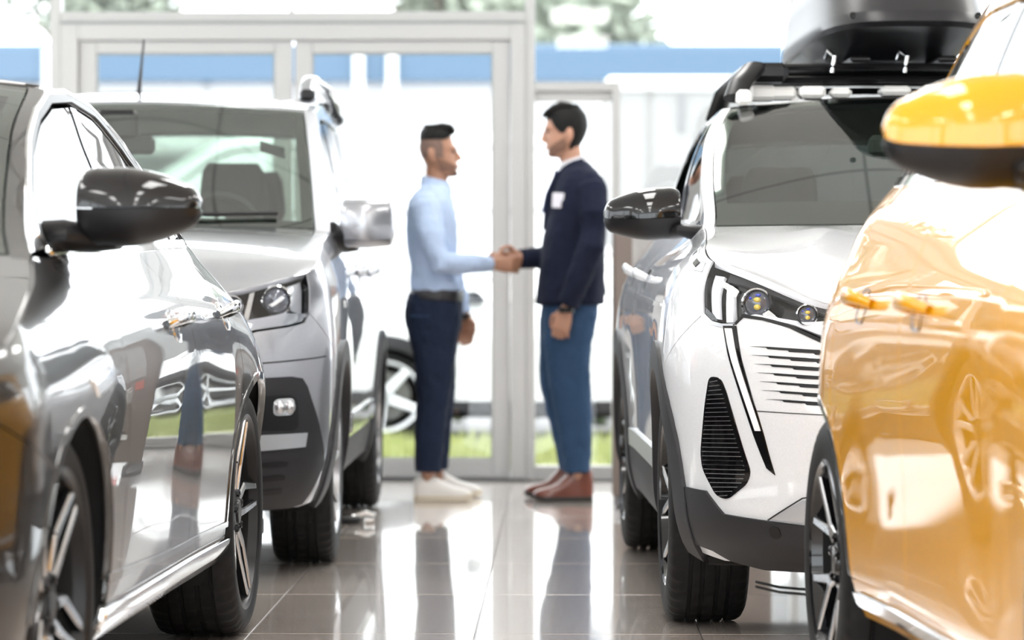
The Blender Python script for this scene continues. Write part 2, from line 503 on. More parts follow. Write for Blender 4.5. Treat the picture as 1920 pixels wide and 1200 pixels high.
def panel(sh, name, poly, mat, parent, off=0.0, gap=0.002, fl=0.014, step=0.05, side=0, centre=False, tail=False, edge=0.03, label=None):
    """trimmed sheet on the shell surface with edges folded inwards. side 0: one object on either flank; centre: both halves one mesh.
    parent may be a pair (right, left) of parents."""
    poly = resample(poly, edge)
    tc = sh.t1 if tail else sh.t0
    if gap:
        on = np.abs(poly[:, 0] - tc) < 1e-4
        p2 = shrink(poly, gap)
        if centre: p2[on, 0] = tc
        poly = p2
    v2, faces, nb = fill(poly, step)
    t, z = v2[:, 0], v2[:, 1]
    N = sh.N(t, z); o = off(t, z) if callable(off) else off
    P = sh.P(t, z) + N * (np.asarray(o)[..., None] if np.ndim(o) else o)
    if callable(off):                                    # normals of the displaced sheet
        e = 0.004
        A = sh.P(t + e, z) + sh.N(t + e, z) * off(t + e, z)[:, None] - sh.P(t - e, z) - sh.N(t - e, z) * off(t - e, z)[:, None]
        B = sh.P(t, z + e) + sh.N(t, z + e) * off(t, z + e)[:, None] - sh.P(t, z - e) - sh.N(t, z - e) * off(t, z - e)[:, None]
        C = np.cross(A, B); C /= np.linalg.norm(C, axis=1, keepdims=True) + 1e-12
        C[np.sum(C * N, 1) < 0] *= -1; N = C
    f0 = faces[len(faces) // 2]
    g = np.cross(P[f0[1]] - P[f0[0]], P[f0[2]] - P[f0[0]])
    if g @ N[f0[0]] < 0: faces = [f[::-1] for f in faces]
    b = np.arange(nb); nxt = np.roll(b, -1)
    tb = P[nxt] - P[np.roll(b, 1)]; tb /= np.linalg.norm(tb, axis=1, keepdims=True) + 1e-12
    area = 0.5 * np.sum(poly[:, 0] * np.roll(poly[:, 1], -1) - np.roll(poly[:, 0], -1) * poly[:, 1])
    V = [P]; NN = [N]; F = list(faces)
    if fl > 0:
        out = np.cross(tb, N[:nb]); out /= np.linalg.norm(out, axis=1, keepdims=True) + 1e-12
        # outward: away from the panel
        cen = np.roll(P[:nb], -1, 0) * 0
        k = len(P)
        tst = v2[:nb] + 1e-3 * np.stack([np.roll(v2[:nb], -1, 0)[:, 1] - np.roll(v2[:nb], 1, 0)[:, 1], -(np.roll(v2[:nb], -1, 0)[:, 0] - np.roll(v2[:nb], 1, 0)[:, 0])], 1)
        V += [P[:nb], P[:nb] - N[:nb] * fl]; 
        sgn = 1.0
        NN += [out * sgn * 0.8 + N[:nb] * 0.6, out * sgn]
        for i in range(nb):
            j = (i + 1) % nb
            if centre and abs(poly[i, 0] - tc) < 1e-4 and abs(poly[j, 0] - tc) < 1e-4: continue
            F.append((k + i, k + nb + i, k + nb + j, k + j))
        # orient strip by geometry: its normal must point away from the sheet's middle
        q = F[-1]; a, bb, c = [np.vstack(V)[x] for x in q[:3]]
        fn = np.cross(bb - a, c - a)
        # outward test in the parameter plane
        i = q[0] - k; j = (i + 1) % nb; mid = (v2[i] + v2[j]) / 2; d = v2[j] - v2[i]; w = np.array((d[1], -d[0])); w = w / (np.linalg.norm(w) + 1e-12) * 2e-4
        pm = np.vstack([mid + w, mid - w]); ins = inside(poly, pm)
        wout = -w if ins[0] else w
        po = sh.P(np.array([mid[0] + wout[0]]), np.array([mid[1] + wout[1]]))[0] - sh.P(np.array([mid[0]]), np.array([mid[1]]))[0]
        if fn @ po < 0: F = [f if len(f) == 3 else f[::-1] for f in F]
        if out[i] @ po < 0: NN[1] = -out * 0.8 + N[:nb] * 0.6; NN[2] = -out
    V = np.vstack(V); NN = np.vstack(NN); NN /= np.linalg.norm(NN, axis=1, keepdims=True) + 1e-12
    mir = np.array((-1, 1, 1.0))
    if centre:
        k = len(V)
        o1 = mesh_obj(name, np.vstack([V, V * mir]), F + [tuple(i + k for i in f[::-1]) for f in F], mat, parent, True, np.vstack([NN, NN * mir]))
        if label: o1['label'] = label
        return o1
    res = []
    for s in ((1, -1) if side == 0 else (side,)):
        par = parent if not isinstance(parent, (tuple, list)) else parent[0 if s == 1 else 1]
        if s == 1: o1 = mesh_obj(name, V, F, mat, par, True, NN)
        else: o1 = mesh_obj(name, V * mir, [f[::-1] for f in F], mat, par, True, NN * mir)
        if label: o1['label'] = label
        res.append(o1)
    return res if side == 0 else res[0]

def patch(fn, name, mat, parent, ar, br, na=24, nb=16, off=0.0, fl=0.0, flip=False):
    """sheet over the parameter rectangle ar x br of fn(a, b) -> points, with true normals"""
    a = np.linspace(*ar, na); b = np.linspace(*br, nb); A, B = np.meshgrid(a, b, indexing='ij')
    e = 1e-3
    P = fn(A, B); da = fn(A + e, B) - fn(A - e, B); db = fn(A, B + e) - fn(A, B - e)
    N = np.cross(da, db); N /= np.linalg.norm(N, axis=-1, keepdims=True) + 1e-12
    if flip: N = -N
    P = P + N * off; V = P.reshape(-1, 3); NN = N.reshape(-1, 3)
    F = [(i * nb + j, (i + 1) * nb + j, (i + 1) * nb + j + 1, i * nb + j + 1) for i in range(na - 1) for j in range(nb - 1)]
    if flip: F = [f[::-1] for f in F]
    if fl > 0:
        ring = [i * nb for i in range(na)] + [(na - 1) * nb + j for j in range(1, nb)] + [i * nb + nb - 1 for i in range(na - 2, -1, -1)] + [j for j in range(nb - 2, 0, -1)]
        R = V[ring]; RN = NN[ring]; k = len(V); m = len(ring)
        tb = np.roll(R, -1, 0) - np.roll(R, 1, 0); out = np.cross(tb, RN); out /= np.linalg.norm(out, axis=1, keepdims=True) + 1e-12
        if flip: out = -out
        V = np.vstack([V, R, R - RN * fl]); NN = np.vstack([NN, out * .8 + RN * .6, out])
        st = [(k + i, k + m + i, k + m + (i + 1) % m, k + (i + 1) % m) for i in range(m)]
        F += st if not flip else [f[::-1] for f in st]
    NN /= np.linalg.norm(NN, axis=1, keepdims=True) + 1e-12
    return mesh_obj(name, V, F, mat, parent, True, NN)
# ------------------------------------------------------------------ the showroom
RY = -0.015                                   # the hall is turned a touch against the view
M['wall'] = pbr('white_wall_paint', (0.80, 0.80, 0.79), 0.7, noise=.02, nscale=3)
M['frame'] = pbr('white_window_frame', (0.40, 0.40, 0.395), 0.4)
M['frame_gasket'] = pbr('grey_gasket', (0.22, 0.24, 0.23), 0.6)
M['lamp'] = emit_mat('fill_lamp_glow', (1.0, 0.98, 0.95), 15.0)  # glow of the added fill panels under the ceiling

def tile_material():
    m, n, l = node_mat('polished_floor_tile'); b = n['Principled BSDF']
    tc = n.new('ShaderNodeTexCoord'); oi = n.new('ShaderNodeObjectInfo')
    add = n.new('ShaderNodeVectorMath'); add.operation = 'ADD'
    l.new(tc.outputs['Object'], add.inputs[0])
    mulr = n.new('ShaderNodeMath'); mulr.operation = 'MULTIPLY'; mulr.inputs[1].default_value = 40
    l.new(oi.outputs['Random'], mulr.inputs[0]); l.new(mulr.outputs[0], add.inputs[1])
    mp = n.new('ShaderNodeMapping'); mp.inputs['Scale'].default_value = (2.2, 26, 1); l.new(add.outputs[0], mp.inputs[0])
    t = n.new('ShaderNodeTexNoise'); t.inputs['Scale'].default_value = 1.6; t.inputs['Detail'].default_value = 7; t.inputs['Roughness'].default_value = .65; t.inputs['Distortion'].default_value = .6
    l.new(mp.outputs[0], t.inputs['Vector'])
    r = n.new('ShaderNodeValToRGB'); e = r.color_ramp.elements
    e[0].position = .30; e[0].color = (.46, .395, .35, 1); e[1].position = .72; e[1].color = (.76, .69, .635, 1)
    l.new(t.outputs['Fac'], r.inputs[0])
    hs = n.new('ShaderNodeHueSaturation'); mr = n.new('ShaderNodeMapRange'); mr.inputs[3].default_value = .9; mr.inputs[4].default_value = 1.12
    l.new(oi.outputs['Random'], mr.inputs[0]); l.new(mr.outputs[0], hs.inputs['Value']); l.new(r.outputs[0], hs.inputs['Color'])
    l.new(hs.outputs[0], b.inputs['Base Color'])
    b.inputs['Roughness'].default_value = .22; b.inputs['Coat Weight'].default_value = 1.0; b.inputs['Coat Roughness'].default_value = .035; b.inputs['Coat IOR'].default_value = 1.48
    t3 = n.new('ShaderNodeTexNoise'); t3.inputs['Scale'].default_value = 2.0; l.new(add.outputs[0], t3.inputs['Vector'])
    bp = n.new('ShaderNodeBump'); bp.inputs['Strength'].default_value = .05; bp.inputs['Distance'].default_value = .003
    l.new(t3.outputs['Fac'], bp.inputs['Height']); l.new(bp.outputs[0], b.inputs['Coat Normal'])
    return m
M['tile'] = tile_material()
M['grout'] = pbr('floor_grout', (.10, .088, .08), .5, coat=.3)

def ceiling_material():
    m, n, l = node_mat('ceiling_panels'); b = n['Principled BSDF']
    tc = n.new('ShaderNodeTexCoord'); br = n.new('ShaderNodeTexBrick'); br.offset = 0
    br.inputs['Scale'].default_value = 1; br.inputs['Brick Width'].default_value = 1.2; br.inputs['Row Height'].default_value = 1.2; br.inputs['Mortar Size'].default_value = .012
    br.inputs['Color1'].default_value = (.80, .80, .78, 1); br.inputs['Color2'].default_value = (.76, .76, .745, 1); br.inputs['Mortar'].default_value = (.38, .38, .37, 1)
    l.new(tc.outputs['Object'], br.inputs['Vector']); l.new(br.outputs['Color'], b.inputs['Base Color']); b.inputs['Roughness'].default_value = .8
    return m
M['ceiling'] = ceiling_material()

def st(name, mb, mat, parent=None, smooth=False):
    o = mb.obj(name, mat, parent, smooth)
    if parent is None:
        o['kind'] = 'structure'; o.rotation_euler = (0, 0, RY)
    return o

X0, X1, YB, YF, HC = -6.2, 6.6, -7.0, 15.9, 3.9
floor = st('floor', MB().box((X0 - .2, YB - .2, -.25), (X1 + .2, YF + .10, -.003)), 'grout')
tw, td = .632, 1.13
def tile_mesh():
    w, d, b = tw - .004, td - .004, .0012
    v = [(0, 0, -.003), (w, 0, -.003), (w, d, -.003), (0, d, -.003), (0, 0, -b), (w, 0, -b), (w, d, -b), (0, d, -b), (b, b, 0), (w - b, b, 0), (w - b, d - b, 0), (b, d - b, 0)]
    f = [(0, 1, 5, 4), (1, 2, 6, 5), (2, 3, 7, 6), (3, 0, 4, 7), (4, 5, 9, 8), (5, 6, 10, 9), (6, 7, 11, 10), (7, 4, 8, 11), (8, 9, 10, 11)]
    return mesh_obj('floor_tile', v, f, 'tile', floor, False)
tile0 = tile_mesh()
first = True
nx0, nx1 = int((X0 + .24) // tw), int((X1 + .24) // tw)
rest = MB()
for j in range(-14, 7):
    y = 8.82 + j * td
    for i in range(nx0, nx1 + 1):
        x = -.235 + i * tw
        if x + tw > X1 + .1 or x < X0 - .5 or y + td > YF + .6: continue
        if y + td > YF + .08: y1 = YF + .08
        else: y1 = y + td
        near = 3.3 < y and abs(x + tw / 2) < 3.7
        if near:
            o = tile0 if first else copy_obj(tile0, floor); first = False
            o.location = (x + .002, y + .002, 0)
            if y1 < y + td: o.scale = (1, (y1 - y - .004) / (td - .004), 1)
        else:
            rest.add([(x + .002, y + .002, 0), (x + tw - .002, y + .002, 0), (x + tw - .002, y1 - .002, 0), (x + .002, y1 - .002, 0)], [(0, 1, 2, 3)])
rt = rest.obj('floor_tile_field', 'tile', floor, False); rt['kind'] = 'stuff'

st('ceiling', MB().box((X0 - .2, YB - .2, HC), (X1 + .2, YF + .1, HC + .2)), 'ceiling')

def F(px): return (px - 960) / 371.0 - .2385      # lateral position in the glazed front of a member measured on it
def bar(mb, x0, x1, z0, z1, y0=None, y1=None, bev=.004):
    mb.box((x0, YF + .0 if y0 is None else y0, z0), (x1, YF + .10 if y1 is None else y1, z1), bev)

# glazed front: posts and transoms of one curtain wall, panes as parts
win = st('window_1', MB().box((X0, YF, HC - .10), (X1, YF + .1, HC)), 'frame')
posts = [(X0, X0 + .06), (-4.75, -4.69), (F(92), F(112)), (F(985), F(1003)), (F(1481), F(1497)), (2.95, 3.01), (4.75, 4.81), (X1 - .06, X1)]
for a, b in posts:
    m = MB(); bar(m, a, b, 0, HC - .10); st('post', m, 'frame', win)
m = MB(); bar(m, F(112), F(985), 2.318, 2.368); st('transom', m, 'frame', win)
m = MB(); bar(m, F(541), F(549), 2.368, HC - .10); st('post', m, 'frame', win)
m = MB(); bar(m, F(1003), F(1148), 1.965, 2.01); st('transom', m, 'frame', win)
m = MB(); bar(m, F(1003), F(1148), 1.915, 1.965, YF + .03, YF + .08); st('transom', m, 'frame_gasket', win) if False else st('transom', m, 'frame', win)
m = MB(); bar(m, F(1147), F(1163), 0, 2.01); st('post', m, 'frame', win)
for a, b in ((posts[0][1], posts[1][0]), (posts[1][1], posts[2][0]), (posts[3][1], posts[4][0]), (posts[4][1], posts[5][0]), (posts[5][1], posts[6][0]), (posts[6][1], posts[7][0])):
    m = MB(); bar(m, a, b, 0, .07); st('sill_rail', m, 'frame', win)
def pane(x0, x1, z0, z1, y=YF + .05, parent=None, name='glass_pane'):
    return mesh_obj(name, [(x0, y, z0), (x1, y, z0), (x1, y, z1), (x0, y, z1)], [(0, 1, 2, 3)], 'glass_pane', parent or win, False)
for a, b, z0, z1 in ((posts[0][1], posts[1][0], .07, HC - .1), (posts[1][1], posts[2][0], .07, HC - .1), (F(112), F(541), 2.368, HC - .1), (F(549), F(985), 2.368, HC - .1),
                     (F(1003), F(1147), .07, 1.915), (F(1003), posts[4][0], 2.01, HC - .1), (F(1163), posts[4][0], .07, 2.01), (posts[4][1], posts[5][0], .07, HC - .1),
                     (posts[5][1], posts[6][0], .07, HC - .1), (posts[6][1], posts[7][0], .07, HC - .1)):
    pane(a, b, z0, z1)

# double door in the front
m = MB(); bar(m, F(112), F(145), 0, 2.316, YF - .01, YF + .10); bar(m, F(957), F(985), 0, 2.316, YF - .01, YF + .10); bar(m, F(145), F(957), 2.224, 2.316, YF - .01, YF + .10)
m.box((F(112), YF - .004, 2.309), (F(985), YF + .0, 2.320))
door = st('door_1', m, 'frame')
st('gasket', MB().box((F(112), YF - .014, 2.306), (F(985), YF - .006, 2.318)), 'frame_gasket', door)
for a, b in ((F(146), F(546.5)), (F(552), F(956))):
    s = .088; y0, y1 = YF + .012, YF + .075
    m = MB(); bar(m, a, a + s, .012, 2.222, y0, y1); bar(m, b - s, b, .012, 2.222, y0, y1); bar(m, a + s, b - s, 2.160, 2.222, y0, y1); bar(m, a + s, b - s, .012, .105, y0, y1)
    leaf = st('door_leaf', m, 'frame', door)
    pane(a + s, b - s, .105, 2.160, YF + .045, leaf)
    g = MB()
    for q in ((a + s - .001, .105, a + s + .007, 2.16), (b - s - .007, .105, b - s + .001, 2.16), (a + s, 2.152, b - s, 2.161), (a + s, .104, b - s, .112)): g.box((q[0], y0 + .004, q[1]), (q[2], y0 + .03, q[3]))
    st('glazing_bead', g, 'frame_gasket', leaf)
st('threshold', MB().box((F(112), YF - .02, 0), (F(985), YF + .1, .012)), 'steel', door)

# side walls with window bands, glazed wall behind the viewer
def wall_with_bands(name, x, sgn, bands, z0, z1):
    m = MB(); t = .2; a, b = (x - t, x) if sgn < 0 else (x, x + t)
    ys = [YB] + [v for q in bands for v in q] + [YF + .1]
    for i in range(0, len(ys), 2): m.box((a, ys[i], 0), (b, ys[i + 1], HC))
    for q in bands: m.box((a, q[0], 0), (b, q[1], z0)); m.box((a, q[0], z1), (b, q[1], HC))
    w = st(name, m, 'wall')
    for q in bands:
        g = MB(); n = max(1, round((q[1] - q[0]) / 1.5))
        for k in range(n + 1):
            yy = q[0] + (q[1] - q[0]) * k / n; g.box((a + .06, yy - .03, z0), (a + .14, yy + .03, z1))
        g.box((a + .06, q[0], z0), (a + .14, q[1], z0 + .06)); g.box((a + .06, q[0], z1 - .06), (a + .14, q[1], z1))
        st('window_frame', g, 'frame', w)
        xx = (a + b) / 2
        mesh_obj('glass_pane', [(xx, q[0], z0), (xx, q[1], z0), (xx, q[1], z1), (xx, q[0], z1)], [(0, 1, 2, 3)], 'glass_pane', w, False)
    return w
wall_with_bands('wall_left', X0, -1, [(-5.5, 1.0), (2.5, 8.5), (9.5, 15.2)], .5, 3.3)
wall_with_bands('wall_right', X1, 1, [(-5.5, .5), (9.0, 15.2)], .9, 3.2)
wb_ = MB().box((X0, YB - .2, 0), (X1, YB, .35)).box((X0, YB - .2, 3.55), (X1, YB, HC))
for k in range(8):
    x = X0 + (X1 - X0) * k / 7; wb_.box((x - .05, YB - .15, .35), (x + .05, YB - .05, 3.55))
wback = st('wall_back', wb_, 'frame')
mesh_obj('glass_pane', [(X0, YB - .1, .35), (X1, YB - .1, .35), (X1, YB - .1, 3.55), (X0, YB - .1, 3.55)], [(0, 1, 2, 3)], 'glass_pane', wback, False)

# rows of unseen ceiling panels, added as fill light to brighten the hall
for i, x in enumerate((-3.6, 0.2, 4.0)):
    for j, y in enumerate((-4.5, -1.0, 2.5, 6.0, 9.5, 13.0)):
        o = MB().box((-.33, -.95, -.02), (.33, .95, .06), .01).obj('fill_lamp', 'frame', None, False)
        o.location = (x, y, HC - .06); o.rotation_euler = (0, 0, RY)
        tag(o, 'added fill lamp, unseen, in the ceiling row ' + ('above the saloon and van', 'above the aisle', 'above the crossovers')[i] + ', ' + ('farthest from', 'fifth from', 'fourth from', 'third from', 'second from', 'nearest')[j] + ' the glass front', 'ceiling light', 'added fill lamps')
        MB().box((-.30, -.92, -.030), (.30, .92, -.019)).obj('fill_diffuser', 'lamp', o, False)
# ------------------------------------------------------------------ cars
def arc(uc, zc, r, a0, a1, n=18):
    """points on a wheel arch, angle 0 = towards the tail, 90 = up"""
    return [(uc + r * math.cos(math.radians(a0 + (a1 - a0) * i / n)), zc + r * math.sin(math.radians(a0 + (a1 - a0) * i / n))) for i in range(n + 1)]

def arch_at(uc, zc, r, z, sign):
    """point on the arch at height z, sign +1 tail side, -1 nose side"""
    return (uc + sign * math.sqrt(max(r * r - (z - zc) ** 2, 0)), z)

def ang(zc, r, z): return math.degrees(math.asin(max(-1, min(1, (z - zc) / r))))

def seg(fn, a, b, n=10):
    return [(a + (b - a) * i / n, fn.f(a + (b - a) * i / n)) for i in range(n + 1)]

def tyre_profile(r, rr, w):
    """(axial, radius) outline of a tyre; axial 0 = outer face"""
    sh = r - rr
    return [(.030, rr - .012), (.006, rr + .002), (.000, rr + .012), (-.004, rr + sh * .35), (-.003, rr + sh * .6), (.003, r - .022), (.010, r - .011), (.022, r - .004),
            (.038, r - .001), (.052, r), (.054, r - .007), (.062, r - .007), (.064, r),
            (w * .38, r + .001), (w * .39, r - .007), (w * .43, r - .007), (w * .44, r + .001), (w * .57, r + .001), (w * .58, r - .007), (w * .62, r - .007), (w * .63, r + .001),
            (w - .064, r), (w - .062, r - .007), (w - .054, r - .007), (w - .052, r), (w - .036, r - .001), (w - .020, r - .004), (w - .008, r - .012), (w + .002, r - .03),
            (w + .002, rr + sh * .5), (w - .006, rr + .004), (w - .03, rr - .012)]

def make_tyre_mesh(r, rr, w):
    prof = tyre_profile(r, rr, w); n = 144; m = len(prof); v = []
    blocks = {5: .004, 6: .007, 7: .007, 8: .006, 25: .006, 26: .007, 27: .006}
    lug = {13: .006, 16: .006, 17: .006, 20: .006}
    for j in range(n):
        th = 2 * math.pi * j / n; c, s = math.cos(th), math.sin(th)
        for i, (a, q) in enumerate(prof):
            if j % 3 == 0 and i in blocks: q -= blocks[i]
            if j % 4 == 0 and i in lug: q -= lug[i]
            v.append((-a, q * c, q * s))
    f = [(j * m + i, ((j + 1) % n) * m + i, ((j + 1) % n) * m + i + 1, j * m + i + 1) for j in range(n) for i in range(m - 1)]
    return v, f

_wheel_cache = {}
def spoke_mesh(style, rr):
    """one spoke (upright, in the wheel plane); x outward, y/z in plane. Returns (face mesh, flank mesh)"""
    face, flank = MB(), MB()
    def bar(p, q, w0, w1, d0, d1, th=.022):
        """tapered flat bar from p to q; w half width, d depth of its face behind the rim face"""
        p = np.array(p, float); q = np.array(q, float); t = q - p; t /= np.linalg.norm(t); nrm = np.array((-t[1], t[0]))
        def pt(c, s, w, d, k): return (-d - k, c[0] + nrm[0] * w * s, c[1] + nrm[1] * w * s)
        b = .72
        A = [pt(p, -b, w0, d0, 0), pt(p, b, w0, d0, 0), pt(q, b, w1, d1, 0), pt(q, -b, w1, d1, 0)]
        B = [pt(p, -1, w0, d0, .005), pt(p, 1, w0, d0, .005), pt(q, 1, w1, d1, .005), pt(q, -1, w1, d1, .005)]
        D = [pt(p, -1, w0, d0, th), pt(p, 1, w0, d0, th), pt(q, 1, w1, d1, th), pt(q, -1, w1, d1, th)]
        face.add(A + B, [(0, 3, 2, 1), (0, 1, 5, 4), (1, 2, 6, 5), (2, 3, 7, 6), (3, 0, 4, 7)])
        flank.add(B + D, [(0, 1, 5, 4), (1, 2, 6, 5), (2, 3, 7, 6), (3, 0, 4, 7), (4, 5, 6, 7)])
    R = rr
    if style == 'blade':          # twin slim diamond-cut bars, bent near the hub
        bar((-.016, .05), (-.050, R * .50), .015, .012, .030, .022); bar((-.050, R * .50), (-.028, R * .985), .012, .010, .022, .006)
        bar((.016, .05), (.022, R * .50), .014, .010, .030, .022); bar((.022, R * .50), (.020, R * .985), .010, .008, .022, .006)
    elif style == 'vee':
        bar((0, .045), (0, R * .52), .022, .019, .034, .022)
        bar((-.006, R * .46), (-.072, R * .975), .013, .010, .024, .004); bar((.006, R * .46), (.072, R * .975), .013, .010, .024, .004)
    elif style == 'broad':
        bar((0, .045), (0, R * .98), .034, .027, .030, .004)
    else:                          # 'fan'
        bar((-.014, .05), (-.052, R * .98), .018, .014, .028, .005); bar((.014, .05), (.052, R * .98), .018, .014, .028, .005)
    return (face.v, face.f), (flank.v, flank.f)

def make_wheel(root, uc, xo, r, rr, w, style, n_sp, face_mat, flank_mat, sg, steer=0.0, phase=0.0):
    """wheel > rim, spokes, hub_cap, brake_disc. xo: lateral position of the outer tyre face"""
    key = (r, rr, w, style)
    if key not in _wheel_cache:
        tv, tf = make_tyre_mesh(r, rr, w)
        d = {}
        d['tyre'] = mesh_obj('wheel', tv, tf, 'rubber', None, True, None, 50).data
        rim = MB().lathe([(-.03, rr - .012), (-.004, rr - .004), (.001, rr + .004), (-.001, rr + .012), (-.010, rr + .010), (-.03, rr + .002)][::-1], 96)
        d['rim'] = rim.obj('rim', flank_mat if flank_mat.endswith('black') and style != 'fan' else face_mat).data
        d['barrel'] = MB().lathe([(-.010, rr - .005), (-.05, rr - .018), (-w + .02, rr - .024)][::-1], 96).obj('rim_barrel', 'void' if flank_mat.endswith('black') else flank_mat).data
        hub = MB().lathe([(-.06, .075), (-.034, .072), (-.028, .062), (-.026, .034), (-.020, .032), (-.019, .0005)], 40)
        for k in range(5):
            th = 2 * math.pi * (k + .5) / 5
            hub.lathe([(-.034, .012), (-.020, .011), (-.018, .007), (-.024, .0005)], 8, centre=(0, .052 * math.cos(th), .052 * math.sin(th)))
        d['hub'] = hub.obj('hub_cap', flank_mat).data
        disc = MB().lathe([(-.09, .06), (-.085, .06), (-.085, rr * .72), (-.105, rr * .72), (-.105, .06)], 48)
        d['disc'] = disc.obj('brake_disc', 'steel').data
        (a, b), (c, e) = spoke_mesh(style, rr)
        d['face'] = mesh_obj('spoke', a, b, face_mat, None, False).data
        d['flank'] = mesh_obj('spoke_flank', c, e, flank_mat, None, False).data
        for o in list(COL.objects):
            if o.data in d.values(): bpy.data.objects.remove(o)
        _wheel_cache[key] = d
    d = _wheel_cache[key]
    wl = link(bpy.data.objects.new('wheel', d['tyre']), root)
    wl.location = (xo * sg, uc, r); wl.rotation_euler = (phase, 0, (0 if sg > 0 else math.pi) + steer)
    for k in ('rim', 'barrel', 'hub', 'disc'):
        link(bpy.data.objects.new({'rim': 'rim', 'barrel': 'rim_barrel', 'hub': 'hub_cap', 'disc': 'brake_disc'}[k], d[k]), wl)
    for k in range(n_sp):
        for q, nm in (('face', 'spoke'), ('flank', 'spoke_flank')):
            s = link(bpy.data.objects.new(nm, d[q]), wl); s.rotation_euler = (2 * math.pi * k / n_sp, 0, 0)
    return wl

def mirror_unit(root, sg, x_in, x_out, u, z, hz, dy, up_mat, low_mat, arm_mat, arm_to, split=0.05, taper=.55, name='wing_mirror', droop=0.0, sq=2.4):
    """door mirror: painted cap over a darker lower shell, glass behind, arm to the door. x_in/x_out lateral, hz half height, dy half depth"""
    def section(k, lo, hi):
        """points of cross-section at lateral fraction k (0 inner .. 1 outer), angle range lo..hi; angle 90 up, 180 = to the front"""
        g = (1 - abs(2 * k - 1) ** 6) ** .5 if k < .5 else 1.0
        if k < .16: g = .72 + .28 * math.sqrt(max(0, 1 - ((.16 - k) / .16) ** 2))
        h = hz * g * (1 if k < .35 else 1 - (1 - taper) * ((k - .35) / .65) ** 1.7)
        if k > .9: h *= math.sqrt(max(0.0, 1 - ((k - .9) / .1) ** 2)) * .9 + .1
        d = dy * (.8 + .2 * math.sin(math.pi * min(1, k * 1.2))) * (1 - .45 * max(0, (k - .5) / .5) ** 2)
        if k > .9: d *= math.sqrt(max(0.0, 1 - ((k - .9) / .1) ** 2)) * .8 + .2
        zc = z + droop * k
        pts = []
        n = 13
        for i in range(n):
            th = math.radians(lo + (hi - lo) * i / (n - 1)); c, s = math.cos(th), math.sin(th)
            cc = math.copysign(abs(c) ** (2 / sq), c); ss = math.copysign(abs(s) ** (2 / sq), s)
            yy = cc * d if c < 0 else cc * d * .35
            pts.append((sg * (x_in + (x_out - x_in) * k), u + yy + .10 * k * dy, zc + ss * h))
        return pts
    ks = [0, .015, .04, .08, .14, .22, .32, .44, .56, .68, .78, .86, .91, .95, .98, .995]
    def shell(lo, hi, nm, mt, par):
        P = np.array([section(k, lo, hi) for k in ks])
        m = MB().grid(P if sg < 0 else P[:, ::-1])
        k0 = len(m.v)
        for row, rev in ((P[0], sg > 0), (P[-1], sg < 0)):
            c = row.mean(0); b = len(m.v); m.v.append(tuple(c)); m.v += [tuple(p) for p in row]
            for i in range(len(row) - 1):
                q = (b, b + 1 + i, b + 2 + i); m.f.append(q[::-1] if rev else q)
        return m.obj(nm, mt, par, True, 50)
    s = math.degrees(math.asin(split))
    top = shell(20, 180 - s, name, up_mat, root)
    shell(180 - s + 1.2, 340, 'lower_shell', low_mat, top)
    gp = MB(); ring = []
    for k in (.06, .2, .5, .8, .93):
        a = section(k, 24, 336); ring.append((a[0], a[-1]))
    v = [p for pr in ring for p in pr]
    gp.add(v, [(2 * i, 2 * i + 1, 2 * i + 3, 2 * i + 2) for i in range(len(ring) - 1)])
    gp.obj('mirror_glass', 'mirror', top, False)
    ax, au, az, ah = arm_to
    arm = MB().tube([(sg * (x_in + .30 * (x_out - x_in)), u + .01, z - hz * .78), (sg * (x_in + .02), u + .015, z - hz * .80), (sg * (ax + .03), au, az + .012), (sg * (ax - .03), au + .02, az)],
                    [(dy * .5, ah * .7), (dy * .55, ah * .85), (dy * .6, ah), (dy * .75, ah * 1.25)], 14)
    arm.obj('mirror_arm', arm_mat, top, True, 40)
    return top

def door_handle(sh, u, z, length, mat, parent, sg, name='door_handle'):
    P = sh.P(np.array([u]), np.array([z]))[0]; N = sh.N(np.array([u]), np.array([z]))[0]
    m = MB(); pts = []; rad = []
    for k in np.linspace(-1, 1, 13):
        uu = u + k * length / 2; p = sh.P(np.array([uu]), np.array([z + .006 * (1 - k * k)]))[0]
        lift = .040 * (1 - abs(k) ** 3.5) + .002
        pts.append(p + N * lift); rad.append((.017 * (1 - .35 * k * k), .0085))
    pts = [(p[0] * sg, p[1], p[2]) for p in pts]
    m.tube(pts, rad, 12, True, up=(1, 0, 0))
    o = m.obj(name, mat, parent, True, 50)
    cup = panel(sh, 'handle_cup', rounded([(u - .05, z - .045), (u + .05, z - .045), (u + .05, z + .034), (u - .05, z + .034)], .03), mat if mat == 'chrome' else 'satin_black', parent,
                off=lambda t, zz: .0015 - .010 * np.clip(1 - ((t - u) / .05) ** 2 - ((zz - z + .006) / .04) ** 2, 0, 1), fl=.004, step=.012, edge=.012, side=sg)
    return o

class Car:
    pass

